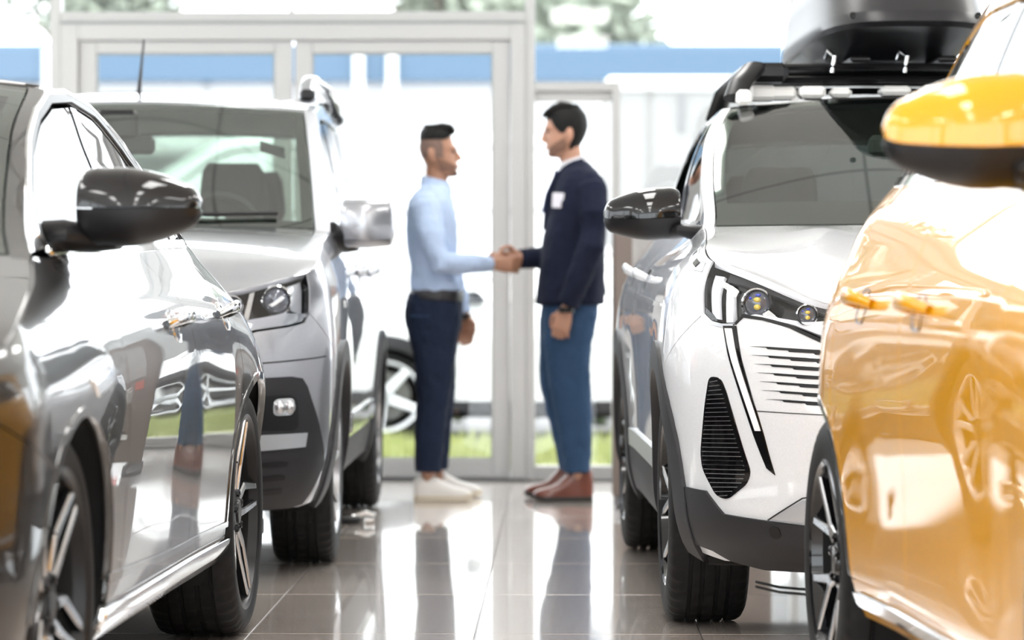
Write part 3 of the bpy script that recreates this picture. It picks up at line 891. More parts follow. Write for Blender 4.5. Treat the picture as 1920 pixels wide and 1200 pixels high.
def build_car(name, loc, rz, sh, S, label, group=None):
    """assembles a whole car in local axes: x lateral, y = metres behind the front axle, z up"""
    root = empty(name, loc, rz); tag(root, label, 'car', group)
    pm = S['paint']; c = Car(); c.root = root; c.sh = sh
    r, zc, ra = S['r'], S['r'], S['ra']; wb = S['wb']; zs, zb0 = S['sill'], S['bottom']
    belt = Curve(S['belt']); c.belt = belt
    A = Curve(S['a_line']); Cl = Curve(S['c_line']); roof = Curve(S['roof'])     # u of the screen edges against z; roof edge z against u
    zt, ztr = S['screen_top'], S['tail_top']
    zcow, zct = S['screen_base'], S['tail_base']
    t0, t1 = sh.t0, sh.t1
    ud0, ud1, ud2 = S['doors']
    # hood edge on the shell, from lip corner to cowl corner
    he = S['hood_edge']; tu = np.linspace(0, 1, len(he))
    het, hez = Curve(list(zip(tu, [p[0] for p in he]))), Curve(list(zip(tu, [p[1] for p in he])))
    lipz = Curve([(a, z) for a, z in S['lip']])          # a: 1 corner .. 0 centre
    lip_c = he[0]
    xe0 = float(sh.P(np.array([lip_c[0]]), np.array([lip_c[1]]))[0, 0])
    def lip_pt(a): z = lipz.f(a); return (sh.tx(a * xe0, z), z)
    lip = [lip_pt(1 - i / 16) for i in range(17)]; lip[-1] = (t0, lipz.f(0))
    hl = S['headlight']           # outline (t,z): starts at the lip corner, runs down the outer edge, along the bottom to the lip (inner end)
    # --- nose
    seam_z = S['seam_z']
    af = arch_at(0, zc, ra, seam_z, -1)
    k_out = S['hl_seam']          # index in hl where the fender/bumper seam meets it
    arch_front = arc(0, zc, ra, 180 - ang(zc, ra, zb0 + .02), 180 - ang(zc, ra, seam_z), 10)
    inner_end = hl[-1]
    lip_in = [p for p in lip if p[0] < inner_end[0] - .005]
    bump = [(t0, zb0)] + [(t0 + (arch_front[0][0] - t0) * i / 8, zb0) for i in range(1, 8)] + arch_front + hl[k_out:] + lip_in
    c.bumper = panel(sh, 'front_bumper', bump, pm, root, centre=True, step=.045, edge=.022, gap=.0025)
    # --- fender
    arch_over = arc(0, zc, ra, 180 - ang(zc, ra, seam_z), ang(zc, ra, zs), 22)
    hood_side = [(het.f(k), hez.f(k)) for k in np.linspace(1, 0, 14)]
    fen = arch_over + [(ud0, zs), (ud0, .5 * (zs + belt.f(ud0))), (ud0 + S.get('ud0_lean', 0), hood_side[0][1])] + hood_side + hl[1:k_out + 1]
    c.fenders = panel(sh, 'front_wing', fen, pm, root, step=.045, edge=.022)
    # --- doors
    def top(u0, u1): return seg(belt, u0, u1, 8)
    d1 = [(ud0, zs), (ud1, zs), (ud1, belt.f(ud1))] + top(ud1, ud0)[1:] + [(ud0, .5 * (zs + belt.f(ud0)))]
    d1[-2] = (ud0 + S.get('ud0_lean', 0), hood_side[0][1]) if False else d1[-2]
    c.fdoors = panel(sh, 'front_door', d1, pm, root, step=.05, edge=.03)
    ar = arc(wb, zc, ra + S.get('door_gap', .03), 180 - ang(zc, ra, zs), 180 - ang(zc, ra, min(zc + ra * .9, S['door_arch_z'])), 12)
    d2 = [(ud1, zs)] + ar + [(ud2, belt.f(ud2))] + top(ud2, ud1)[1:]
    c.rdoors = panel(sh, 'rear_door', d2, pm, root, step=.05, edge=.03)
    # --- rear quarter and tail
    zt0 = S.get('tail_bottom', zb0); zrb = S['rear_seam']; tq = S['tail_cut']
    q = ar[::-1][:1] + arc(wb, zc, ra, 180 - ang(zc, ra, min(zc + ra * .9, S['door_arch_z'])), ang(zc, ra, zrb), 18) + [(tq, zrb), (tq, belt.f(tq))] + top(tq, ud2)[1:]
    quarter_lower = arc(wb, zc, ra, 180 - ang(zc, ra, zs), 180 - ang(zc, ra, min(zc + ra * .9, S['door_arch_z'])), 12)
    c.quarters = panel(sh, 'rear_wing', q, pm, root, step=.05, edge=.025)
    lipstrip = quarter_lower + ar[::-1]
    panel(sh, 'arch_lip', lipstrip, pm, root, step=.05, edge=.025, gap=.0015)
    rb = arc(wb, zc, ra, ang(zc, ra, zrb), ang(zc, ra, zb0 + .02), 8) + [(wb + ra + .02 + (t1 - wb - ra) * i / 8, zb0 + (zt0 - zb0) * min(1, i / 3)) for i in range(1, 8)] + [(t1, zt0), (t1, zrb)] + [(tq + (t1 - tq) * i / 6, zrb) for i in range(5, -1, -1)]
    c.rbumper = panel(sh, 'rear_bumper', rb, S.get('rear_bumper_mat', pm), root, centre=True, tail=True, step=.07, edge=.04)
    tl = tq + (t1 - tq) * .33
    tg = [(t1, zrb), (t1, belt.f(99))] + [(t1 + (tl - t1) * i / 5, belt.f(99)) for i in range(1, 6)] + [(tl, zrb)]
    panel(sh, 'tailgate', tg, pm, root, centre=True, tail=True, step=.08, edge=.05)
    panel(sh, 'tail_light', [(tq, zrb + .12), (tl, zrb + .12), (tl, belt.f(99)), (tq, belt.f(tq))], 'lamp_red', root, step=.06, edge=.04)
    panel(sh, 'tail_panel', [(tq, zrb), (tl, zrb), (tl, zrb + .12), (tq, zrb + .12)], pm, root, step=.06, edge=.04)
    # --- sills
    zmid = zs
    si = arc(0, zc, ra, ang(zc, ra, zb0 + .03), ang(zc, ra, zs), 5)[::-1]
    sill = [arch_at(0, zc, ra, zs, 1), arch_at(0, zc, ra, zb0 + .04, 1), arch_at(wb, zc, ra, zb0 + .04, -1), arch_at(wb, zc, ra, zs, -1)]
    c.sills = panel(sh, 'sill', sill, S['sill_mat'], root, off=S.get('sill_off', .0), step=.06, edge=.04)
    # --- dark lining behind the panels
    inn = [(t0, zb0)] + arc(0, zc, ra + .02, 180 - ang(zc, ra, zb0 + .02), ang(zc, ra, zs), 20) + arc(wb, zc, ra + .02, 180 - ang(zc, ra, zs), ang(zc, ra, zb0 + .02), 20) + [(wb + ra + .2, zt0), (t1, zt0), (t1, belt.f(99) - .02)] + \
        [(tt, belt.f(min(tt, 99)) - .02) for tt in np.linspace(tq, ud0, 10)] + [(a, b - .03) for a, b in hood_side] + [(a, b - .03) for a, b in lip]
    panel(sh, 'inner_shell', inn, 'void', root, centre=False, off=lambda t, z: -(.035 + .10 * np.clip((-.25 - t) / .2, 0, 1)), fl=0, gap=0, step=.12, edge=.08)
    # --- arches and wheels
    for uc, w_k, st in ((0, 'front', S.get('steer', 0.0)), (wb, 'rear', 0.0)):
        xa = S['track_x'][0 if w_k == 'front' else 1]
        for sg in (1, -1):
            m = MB(); n = 30; P = []
            for i in range(n + 1):
                th = math.radians(-35 + 250 * i / n); rr2 = ra + .004
                u = uc + rr2 * math.cos(th); z = max(zb0 - .02, zc + rr2 * math.sin(th))
                q_ = (np.array([u]), np.array([min(max(z, sh.zs[0]), sh.zs[-1])]))
                pw_ = sh.P(*q_)[0] - sh.N(*q_)[0] * .016; uw = pw_[1]; xw = pw_[0]
                P.append([(sg * xw, uw, z), (sg * (xw - .04), u, z), (sg * (xa - .32), u, z)])
            m.grid(np.array(P))
            k = len(m.v); m.v.append((sg * (xa - .32), uc, zc)); m.f += [(k, i * 3 + 2, (i + 1) * 3 + 2) for i in range(n)]
            m.obj('wheel_arch_liner', 'void', root)
            make_wheel(root, uc, xa, r, S['rim_r'], S['tyre_w'], S['spokes'][0], S['spokes'][1], S['spoke_mats'][0], S['spoke_mats'][1], sg, st, S.get('phase', .3) + (0.5 if uc else 0))
    # --- bonnet
    zc_h = Curve(S['hood_centre'])                       # b -> z at centre line
    tb_ = np.linspace(0, 1, 40); E = sh.P(het(tb_), hez(tb_))
    ex, ey, ez = [Curve(list(zip(tb_, E[:, i]))) for i in range(3)]
    cow = S['cowl_u']; lipu0 = float(sh.P(np.array([t0]), np.array([lipz.f(0)]))[0, 1])
    LP = np.array([sh.P(np.array([p[0]]), np.array([p[1]]))[0] for p in lip])[::-1]   # a 0..1
    la = np.linspace(0, 1, 17)
    pw = S.get('hood_pow', 2.6)
    def bonnet(a, b):
        sh_ = a.shape; a = a.ravel(); b = b.ravel(); aa = np.clip(np.abs(a), 0, 1.02)
        xe, ye, ze = ex(b), ey(b), ez(b); uc = lipu0 + (cow - lipu0) * b
        p = np.stack([a * xe, ye + (uc - ye) * (1 - aa ** 2), ze + (zc_h(b) - ze) * (1 - aa ** pw)], -1)
        a1 = np.clip(aa, 0, 1)
        b0 = np.stack([a * ex(0 * b), ey(0 * b) + (lipu0 - ey(0 * b)) * (1 - aa ** 2), ez(0 * b) + (zc_h(0 * b) - ez(0 * b)) * (1 - aa ** pw)], -1)
        L = np.stack([np.interp(a1, la, LP[:, 0]) * np.sign(a), np.interp(a1, la, LP[:, 1]), np.interp(a1, la, LP[:, 2])], -1)
        wgt = np.clip(1 - b / .35, 0, 1) ** 2
        p = p + (L - b0) * wgt[:, None]
        if 'hood_relief' in S: p[:, 2] += S['hood_relief'](aa, b)
        return p.reshape(*sh_, 3)
    c.bonnet_fn = bonnet
    c.bonnet = patch(bonnet, 'bonnet', pm, root, (-.994, .994), (.004, .99), 60, 40, fl=.02)
    # --- windscreen, roof, back window
    bow, bowr = S['screen_bow'], S['tail_bow']; crown = S['crown']
    def screen(a, z):
        sh_ = a.shape; a = a.ravel(); z = z.ravel(); aa = np.clip(np.abs(a), 0, 1.05)
        e = sh.P(A(z), z); k = np.clip((z - zcow) / (zt - zcow), 0, 1)
        return np.stack([a * e[:, 0], e[:, 1] - bow * (1 - aa ** 2), z + (1 - aa ** 2) * (crown * k + S['cowl_crown'] * (1 - k))], -1).reshape(*sh_, 3)
    c.screen_fn = screen
    pil = S['pillar_a']
    ws = patch(screen, 'windscreen', 'glass_front', root, (-pil, pil), (zcow, zt - .006), 40, 20)
    fr = S.get('frit', .05)
    for nm, ar_, br_ in (('screen_border', (-pil, pil), (zcow, zcow + S.get('frit_low', .06))), ('screen_border', (-pil, pil), (zt - S.get('frit_top', .03), zt - .004)),
                         ('screen_border', (-pil, -pil + fr), (zcow, zt - .004)), ('screen_border', (pil - fr, pil), (zcow, zt - .004))):
        patch(screen, nm, 'gloss_black', ws, ar_, br_, 20 if ar_[1] - ar_[0] > 1 else 3, 14, off=-.005)
    for sg in (1, -1):
        patch(screen, 'a_pillar', S.get('pillar_mat', pm), root, (pil + .008, .999) if sg > 0 else (-.999, -pil - .008), (zcow - .01, zt - .002), 5, 20, fl=.02)
    def tailglass(a, z):
        sh_ = a.shape; a = a.ravel(); z = z.ravel(); aa = np.clip(np.abs(a), 0, 1.05)
        e = sh.P(Cl(z), z); k = np.clip((z - zct) / (ztr - zct), 0, 1)
        return np.stack([a * e[:, 0], e[:, 1] + bowr * (1 - aa ** 2), z + (1 - aa ** 2) * crown * k], -1).reshape(*sh_, 3)
    pt = S.get('pillar_c', .9)
    patch(tailglass, 'back_window', S.get('tail_mat') or ('glass_front' if S.get('clear_tail') else 'glass_dark'), root, (-pt, pt), (zct + S.get('tail_glass_base', .02), ztr - .03), 20, 10, flip=True)
    for ar_, br_ in (((-1, -pt), (zct, ztr)), ((pt, 1), (zct, ztr)), ((-pt, pt), (ztr - .03, ztr)), ((-pt, pt), (zct, zct + S.get('tail_glass_base', .02)))):
        patch(tailglass, 'tailgate_frame', pm, root, ar_, br_, 12, 8, flip=True)
    uA, uC = A.f(zt), Cl.f(ztr)
    def roof_fn(a, b):
        sh_ = a.shape; a = a.ravel(); b = b.ravel(); aa = np.clip(np.abs(a), 0, 1.02)
        u = uA + (uC - uA) * b; z = roof(u); e = sh.P(u, z)
        cr = crown * (1 + S.get('roof_crown', .3) * np.sin(np.pi * np.clip(b, 0, 1)))
        return np.stack([a * e[:, 0], u + (1 - aa ** 2) * (-bow * (1 - b) + bowr * b), z + (1 - aa ** 2.0) * cr], -1).reshape(*sh_, 3)
    c.roof_fn = roof_fn
    c.roof = patch(roof_fn, 'roof', S.get('roof_mat', pm), root, (-.985, .985), (.004, .99), 40, 30, fl=.02)
    patch(roof_fn, 'headliner', 'headliner', root, (-.95, .95), (.03, .97), 12, 12, off=-.04)
    # --- side frame (a bow over the windows) and glass
    dlo = S['glass']               # list of (name, outline, material, 'front'|'rear'|None)
    bow_top = S['dlo']             # DLO outline: open chain from front belt point over the top to the rear belt point
    za = S['frame_base']
    outer = [(A.f(z), z) for z in np.linspace(za, zt, 12)] + [(u, roof.f(u)) for u in np.linspace(uA, uC, 16)[1:]] + [(Cl.f(z), z) for z in np.linspace(ztr, max(zct, belt.f(Cl.f(zct))) + .0, 8)[1:]]
    ub = bow_top[-1][0]
    frame = outer + [(u, belt.f(u)) for u in np.linspace(outer[-1][0], ub, 5)[1:-1]] + bow_top[::-1]
    c.frame = panel(sh, 'side_frame', frame, S.get('frame_mat', pm), root, step=.05, edge=.02, gap=.0015)
    panel(sh, 'window_seal', bow_top + [(u, belt.f(u) - .004) for u in np.linspace(bow_top[-1][0], bow_top[0][0], 8)[1:-1]], 'seal', root, off=-.022, gap=0, fl=0, step=.08, edge=.03) if False else None
    for nm, pl, mt, wh in dlo:
        par = {'front': c.fdoors, 'rear': c.rdoors}.get(wh, root)
        panel(sh, nm, pl, mt, par, off=-.004 if 'window' in nm else -.001, gap=.001, fl=.004, step=.06, edge=.025)
    if 'dlo_trim' in S:
        tw, tm = S['dlo_trim']; ch = np.array(bow_top); outer_ch = []
        for i in range(len(ch)):
            a = ch[max(0, i - 1)]; b = ch[min(len(ch) - 1, i + 1)]; d = b - a; d /= np.linalg.norm(d) + 1e-9
            outer_ch.append(tuple(ch[i] + np.array((-d[1], d[0])) * tw))
        panel(sh, 'window_trim', [tuple(p) for p in ch] + outer_ch[::-1], tm, root, off=.004, gap=0, fl=.008, step=.05, edge=.02)
        if 'dlo_edge' in S:
            oc2 = [tuple(np.array(o_) + (np.array(o_) - c_) / tw * .010) for o_, c_ in zip(outer_ch, ch)]
            panel(sh, 'window_trim', outer_ch + oc2[::-1], S['dlo_edge'], root, off=.005, gap=0, fl=.008, step=.05, edge=.02)
    bl = [(u, belt.f(u)) for u in np.linspace(bow_top[0][0], bow_top[-1][0], 14)]
    panel(sh, 'belt_moulding', [(u, z - .006) for u, z in bl] + [(u, z + .016) for u, z in bl[::-1]], S.get('belt_mat', 'seal'), root, off=.003, gap=0, fl=.01, step=.06, edge=.03)
    # --- cabin
    W0 = float(sh.P(np.array([1.0]), np.array([zs + .1]))[0, 0])
    bx('cabin_floor', (-W0 + .06, .55, zt0 + .02), (W0 - .06, S['uR'] - .25, zt0 + .10), 'interior', root, .02)
    bx('under_tray', (-W0 + .28, -.55, zt0 - .02), (W0 - .28, S['uR'] - .55, zt0 + .04), 'void', root, .01)
    zd = zcow - .03
    dash = MB(); dp = []
    for x in np.linspace(-1, 1, 13):
        hw = float(sh.P(np.array([ud0 + .05]), np.array([zcow - .05]))[0, 0]) - .05
        hump = .05 * math.exp(-((x - S.get('wheel_side', .45)) / .22) ** 2)
        dp.append([(x * hw, cow + .08, zd - .05), (x * hw, cow + .25, zd), (x * hw, cow + .50, zd + hump), (x * hw, cow + .62, zd - .06 + hump), (x * hw, cow + .60, zd - .3), (x * hw, cow + .35, zb0 + .1)])
    dash.grid(np.array(dp)[:, ::-1]).obj('dashboard', 'interior', root, True, 60)
    ws_x = S.get('wheel_side', .45) * .85
    sw = MB(); ring = [(ws_x + .185 * math.cos(t), cow + .72 + .06 * math.sin(t), zd + .0 + .175 * math.sin(t)) for t in np.linspace(0, 2 * math.pi, 33)]
    sw.tube(ring, .015, 8, False); sw.tube([(ws_x, cow + .60, zd - .05), (ws_x, cow + .70, zd)], .05, 10)
    sw.tube([(ws_x - .18, cow + .72, zd), (ws_x, cow + .70, zd), (ws_x + .18, cow + .72, zd)], .02, 8)
    sw.obj('steering_wheel', 'interior', root)
    sz = S['seat_h']; ss = S['seat_top']
    for row, su in enumerate(S['seat_rows']):
        for sx in (-.36, .36):
            s = MB()
            s.box((sx - .25, su - .45, sz - .16), (sx + .25, su + .05, sz), .05)
            P = []
            for k in np.linspace(0, 1, 6):
                hw = .25 - .03 * k; yy = su + .03 + .18 * k; zz = sz - .05 + (ss - sz + .05) * k
                P.append([(sx - hw, yy, zz), (sx - hw * .7, yy - .05, zz), (sx, yy - .03, zz), (sx + hw * .7, yy - .05, zz), (sx + hw, yy, zz), (sx + hw * .8, yy + .09, zz), (sx - hw * .8, yy + .09, zz), (sx - hw, yy, zz)])
            s.grid(np.array(P)); s.add(P[-1][:7], [tuple(range(7))])
            so = s.obj('seat', 'seat', root, True, 40)
            h = MB(); hy = su + .25; hb, ht = ss + .02, ss + .02 + S.get('rest_h', .21); rows = []
            for k in np.linspace(0, 1, 7):
                g = math.sqrt(max(0, 1 - (abs(2 * k - 1)) ** 5)); hw = (.145 - .02 * k) * (.82 + .18 * g); dz = hb + (ht - hb) * k; th = .055 * (.5 + .5 * g)
                rows.append([(sx + hw * math.copysign(abs(math.cos(q)) ** .55, math.cos(q)), hy + th * math.copysign(abs(math.sin(q)) ** .7, math.sin(q)), dz) for q in np.linspace(0, 2 * math.pi, 21)])
            h.grid(np.array(rows)); h.add(rows[0][:20], [tuple(range(20))[::-1]]); h.add(rows[-1][:20], [tuple(range(20))])
            h.tube([(sx - .07, hy, hb - .08), (sx - .07, hy, hb + .03)], .008, 6); h.tube([(sx + .07, hy, hb - .08), (sx + .07, hy, hb + .03)], .008, 6)
            h.obj('headrest', 'seat', so, True, 50)
    zi = S['screen_top'] - .14
    im = MB().box((-.12, A.f(zi) + .02, zi - .035), (.12, A.f(zi) + .06, zi + .035), .015); im.tube([(0, A.f(zi) + .03, zi), (0, A.f(zt - .04) + .0, zt - .02)], .012, 8)
    im.obj('inside_mirror', 'interior', root, True, 30)
    # wipers
    for x0, x1 in (((-.45, .12), (.15, .62)) if S.get('wipers') else ()):
        p = [screen(np.array([x]), np.array([zcow + .02 + .02 * i / 4]))[0] + np.array((0, -.012, .012)) for i, x in enumerate(np.linspace(x0 / .8, x1 / .8, 5))]
        MB().tube(p, .008, 6).obj('wiper', 'satin_black', root)
    return c
# ------------------------------------------------------------------ the four show cars
def offset_ring(uc, zc, r0, r1, a0, a1, n=26):
    return arc(uc, zc, r1, a0, a1, n) + arc(uc, zc, r0, a1, a0, n)

def lamp_unit(c, outline, name='headlight', depth=.075):
    """headlight: dark bucket behind a clear cover, on both sides; returns (right, left) buckets"""
    b = panel(c.sh, name, outline, 'gloss_black', c.root, off=-depth, gap=.0, fl=0, step=.03, edge=.015)
    rim = resample(outline, .015); n = len(rim)
    t, z = rim[:, 0], rim[:, 1]; P0 = c.sh.P(t, z) - c.sh.N(t, z) * .004; P1 = c.sh.P(t, z) - c.sh.N(t, z) * depth
    for s, o in ((1, b[0]), (-1, b[1])):
        f = [(i, (i + 1) % n, n + (i + 1) % n, n + i) for i in range(n)]
        mesh_obj('lamp_wall', np.vstack([P0, P1]) * np.array((s, 1, 1)), f, 'gloss_black', o)
    panel(c.sh, 'lens_cover', outline, 'lens', b, off=-.001, gap=.003, fl=.0, step=.03, edge=.015)
    return b

def on_shell(c, t, z, off=0.0, s=1):
    p = c.sh.P(np.array([t]), np.array([z]))[0]; n = c.sh.N(np.array([t]), np.array([z]))[0]
    q = p + n * off
    return Vector((q[0] * s, q[1], q[2])), Vector((n[0] * s, n[1], n[2]))

def projector(c, t, z, r, parents, amber=True, off=-.03):
    for s, par in ((1, parents[0]), (-1, parents[1])):
        p, n = on_shell(c, t, z, off, s); fwd = Vector((n.x * .35, -1, 0)).normalized()
        ring = MB().lathe([(-.03, r * 1.05), (.0, r * 1.22), (.012, r * 1.25), (.016, r * 1.12), (.004, r * 1.02)], 28)
        o = ring.obj('projector_ring', 'chrome', par, True, 40); o.location = p; o.rotation_euler = fwd.to_track_quat('X', 'Z').to_euler()
        ln = MB().ball((0, 0, 0), (r * .55, r, r), 24, 14); o2 = ln.obj('projector_lens', 'lamp_bulb', par); o2.location = p; o2.rotation_euler = o.rotation_euler
        if amber:  # coloured dabs that paint amber and blue glints onto the lens
            g1 = MB().ball((r * .50, -r * .05 * s, r * .28), (r * .10, r * .30, r * .22), 12, 8).ball((r * .50, -r * .05 * s, -r * .30), (r * .10, r * .28, r * .24), 12, 8).obj('amber_glint_dab', 'glint_amber', par)
            g2 = MB().ball((r * .47, r * .12, r * .66), (r * .08, r * .25, r * .12), 12, 8).ball((r * .47, -r * .5, r * .42), (r * .08, r * .12, r * .12), 12, 8).obj('blue_glint_dab', 'glint_blue', par)
            for g in (g1, g2): g.location = p; g.rotation_euler = o.rotation_euler

# ---- white crossover -------------------------------------------------------
SW = dict(paint='paint_white', tail_bottom=.36, r=.345, ra=.445, wb=2.55, sill=.42, bottom=.215, uR=3.35,
          belt=[(.2, 1.135), (.62, 1.160), (1.5, 1.185), (2.4, 1.205), (3.2, 1.22)], a_line=[(1.08, .48), (1.16, .62), (1.40, 1.10), (1.58, 1.50), (1.64, 1.70)],
          c_line=[(1.2, 3.24), (1.54, 3.02)], roof=[(1.3, 1.575), (1.5, 1.58), (2.0, 1.60), (2.6, 1.585), (3.1, 1.54)],
          screen_base=1.165, screen_top=1.58, tail_base=1.22, tail_top=1.53, doors=(.62, 1.56, 2.36),
          hood_edge=[(-.500, 1.045), (-.2, 1.100), (.2, 1.132), (.60, 1.160)], lip=[(1, 1.045), (.926, 1.026), (.82, .990), (.635, .931), (.3, .908), (0, .903)],
          headlight=[(-.500, 1.045), (-.492, 1.032), (-.522, .965), (-.550, .900), (-.590, .879), (-.639, .872), (-.687, .872), (-.712, .897), (-.779, .889), (-.864, .871), (-.962, .832), (-.985, .842), (-.985, .927)],
          hl_seam=3, seam_z=.72, hood_centre=[(0, .903), (.3, 1.02), (.7, 1.125), (1, 1.165)], cowl_u=.52, screen_bow=.10, tail_bow=.12, crown=.035, cowl_crown=.004,
          hood_relief=lambda a, b: .016 * np.exp(-((a - .62 + .12 * b) / .10) ** 2) * np.clip(b * 3, 0, 1) * np.clip((1 - b) * 4, 0, 1),
          rear_seam=.72, tail_cut=3.05, door_arch_z=.70, sill_mat='cladding', sill_off=.004, track_x=(.868, .872), rim_r=.232, tyre_w=.225, spokes=('vee', 5), spoke_mats=('alu', 'gloss_black'),
          steer=0.0, pillar_a=.945, frame_base=1.165, frit=.05, frit_low=.075, frit_top=.02, rear_bumper_mat='cladding',
          dlo=[(.80, 1.172), (.95, 1.29), (1.20, 1.43), (1.42, 1.515), (1.60, 1.545), (2.1, 1.552), (2.5, 1.525), (2.74, 1.43), (2.86, 1.222)],
          glass=[('side_window', [(.83, 1.182), (.97, 1.285), (1.22, 1.42), (1.42, 1.503), (1.53, 1.530), (1.52, 1.194)], 'glass_side', 'front'),
                 ('b_pillar', [(1.53, 1.194), (1.54, 1.532), (1.62, 1.540), (1.61, 1.196)], 'gloss_black', None),
                 ('side_window', [(1.62, 1.196), (1.63, 1.535), (2.1, 1.54), (2.38, 1.522), (2.36, 1.212)], 'glass_side', 'rear'),
                 ('quarter_glass', [(2.37, 1.212), (2.39, 1.521), (2.5, 1.512), (2.72, 1.42), (2.83, 1.23)], 'gloss_black', None)],
          belt_mat='gloss_black', roof_mat='gloss_black', seat_h=.72, seat_top=1.16, seat_rows=[1.55, 2.35], wheel_side=.42, headliner=True, phase=.22)

wc = build_car('white_crossover', (1.3125, 9.2, 0), .010, spec_white(), SW, 'glossy white crossover with black roof, roof rack and clawed daytime lights')
W_, Ws = wc.root, wc.sh
for uc in (0, 2.55):
    a1 = 180 + 12
    panel(Ws, 'arch_cladding', offset_ring(uc, .345, .392, .472, -16, 196), 'cladding_grey', W_, off=.012, gap=0, fl=.03, step=.03, edge=.03)
low = [(Ws.t0, .205), (-.72, .205), (-.60, .225), (-.545, .250), (-.47, .262), (-.452, .31), (-.445, .36), (-.445, .42), (-.578, .414), (-.645, .354), (-.791, .343), (-.938, .331), (Ws.t0, .322)]
panel(Ws, 'lower_cladding', low, 'cladding_grey', W_, off=.008, gap=0, fl=.02, centre=True, step=.04, edge=.02)
panel(Ws, 'air_dam', [(Ws.t0, .205), (-.70, .205), (-.70, .255), (Ws.t0, .245)], 'satin_black', W_, off=-.02, gap=0, fl=.02, centre=True)
MB().box((-.60, -.64, .200), (.60, -.50, .26), .02).obj('splitter', 'satin_black', W_, False)
# silver skid plate corner and its seam
panel(Ws, 'bumper_blade', [(-.800, .349), (-.938, .338), (Ws.t0, .330), (Ws.t0, .408), (-.905, .405)], 'trim_silver', W_, off=.009, gap=.002, fl=.012, centre=True, step=.04)
for o in panel(Ws, 'parking_sensor', rounded([(-.795, .298), (-.828, .298), (-.828, .330), (-.795, .330)], .02, 5), 'satin_black', W_, off=.0105, gap=0, fl=.004, step=.01, edge=.005): pass
# black side vents with fine louvres
vent = rounded([(-.606, .728), (-.651, .726), (-.672, .690), (-.752, .473), (-.737, .440), (-.663, .394), (-.620, .402), (-.566, .473), (-.559, .515), (-.584, .646)], .018)
vb = panel(Ws, 'air_vent', vent, 'gloss_black', W_, off=.003, gap=0, fl=.02, step=.03, edge=.012)
vp = np.array(vent)
for k in range(27):
    z = .715 - k * (.715 - .405) / 26
    xs = []
    for (x0, y0), (x1, y1) in zip(vp, np.roll(vp, -1, 0)):
        if (y0 > z) != (y1 > z): xs.append(x0 + (x1 - x0) * (z - y0) / (y1 - y0))
    if len(xs) >= 2:
        a, b = min(xs) + .016, max(xs) - .010
        if b - a > .015:
            panel(Ws, 'louvre', [(a, z - .0012 + .002), (b, z - .0012 - .002), (b, z + .0003 - .002), (a, z + .0003 + .002)], 'alu_grey', vb, off=.0065, gap=0, fl=.004, step=.05, edge=.04)
# long daytime light blade
panel(Ws, 'daytime_light', [(-.645, .866), (-.694, .866), (-.736, .753), (-.797, .574), (-.828, .467), (-.803, .485), (-.764, .574), (-.694, .753)], 'gloss_black', W_, off=.004, gap=0, fl=.012, step=.02, edge=.012)
panel(Ws, 'light_strip', [(-.657, .858), (-.682, .858), (-.725, .753), (-.789, .585), (-.772, .585), (-.705, .753)], 'lamp_white', W_, off=.008, gap=0, fl=.004, step=.02, edge=.012)
# grille slots in the painted nose, six rows, thickening towards the middle
for k in range(7):
    z = .812 - k * .0235; a = -.752 - k * .0085
    row = [(a, z), (a - .05, z - .003), (a - .055, z - .007), (a - .115, z - .010), (a - .12, z - .014), (a - .19, z - .017), (a - .195, z - .021), (Ws.t0, z - .028), (Ws.t0, z - .016), (a - .19, z - .0075), (a - .06, z - .001)]
    top_lim = -.90 if k > 0 else -.885
    panel(Ws, 'grille_slot', row, 'satin_black', W_, off=.0015, gap=0, fl=.002, centre=True, step=.02, edge=.02)
panel(Ws, 'grille_frame', [(-.687, .866), (-.714, .889), (-.779, .882), (-.864, .862), (-.962, .822), (Ws.t0, .80), (Ws.t0, .809), (-.962, .832), (-.864, .871), (-.779, .890), (-.712, .898), (-.680, .868)], 'satin_black', W_, off=.003, gap=0, fl=.006, centre=True, step=.02, edge=.015)
# headlights
hlp = SW['headlight'] + [(Ws.tx(a * .757, z), z) for a, z in ((.635, .931), (.82, .990), (.926, 1.026))]
hb = lamp_unit(wc, [tuple(p) for p in hlp], depth=.07)
projector(wc, -.735, .938, .034, hb, True, -.026)
projector(wc, -.905, .905, .024, hb, True, -.022)
panel(Ws, 'light_strip', [(-.614, .985), (-.638, .980), (-.668, .880), (-.642, .878)], 'lamp_white', hb, off=-.012, gap=0, fl=.02, step=.02)
panel(Ws, 'side_reflector', [(-.512, 1.02), (-.575, 1.015), (-.582, .955), (-.606, .885), (-.585, .886), (-.556, .905), (-.528, .968)], 'lamp_white', hb, off=-.022, gap=.004, fl=.01, step=.02, edge=.012)  # white colour stands in for a bright reflection in this part
panel(Ws, 'lamp_shroud', [(-.60, 1.015), (-.70, 1.000), (-.80, .975), (-.97, .918), (-.97, .900), (-.80, .955), (-.68, .985), (-.60, .995)], 'cladding_grey', hb, off=-.018, gap=0, fl=.02, step=.02)
panel(Ws, 'chrome_wing', [(-.71, .900), (-.79, .893), (-.87, .876), (-.975, .842), (-.975, .888), (-.90, .884), (-.82, .895), (-.74, .905)], 'lamp_white', hb, off=-.02, gap=0, fl=.02, step=.02)
panel(Ws, 'headlight_trim', [(-.500, 1.043), (-.523, .967), (-.552, .900), (-.590, .880), (-.638, .872), (-.690, .872), (-.690, .862), (-.638, .862), (-.585, .870), (-.541, .893), (-.509, .962), (-.484, 1.035)], 'trim_silver', W_, off=.003, gap=0, fl=.006, step=.02, edge=.012)
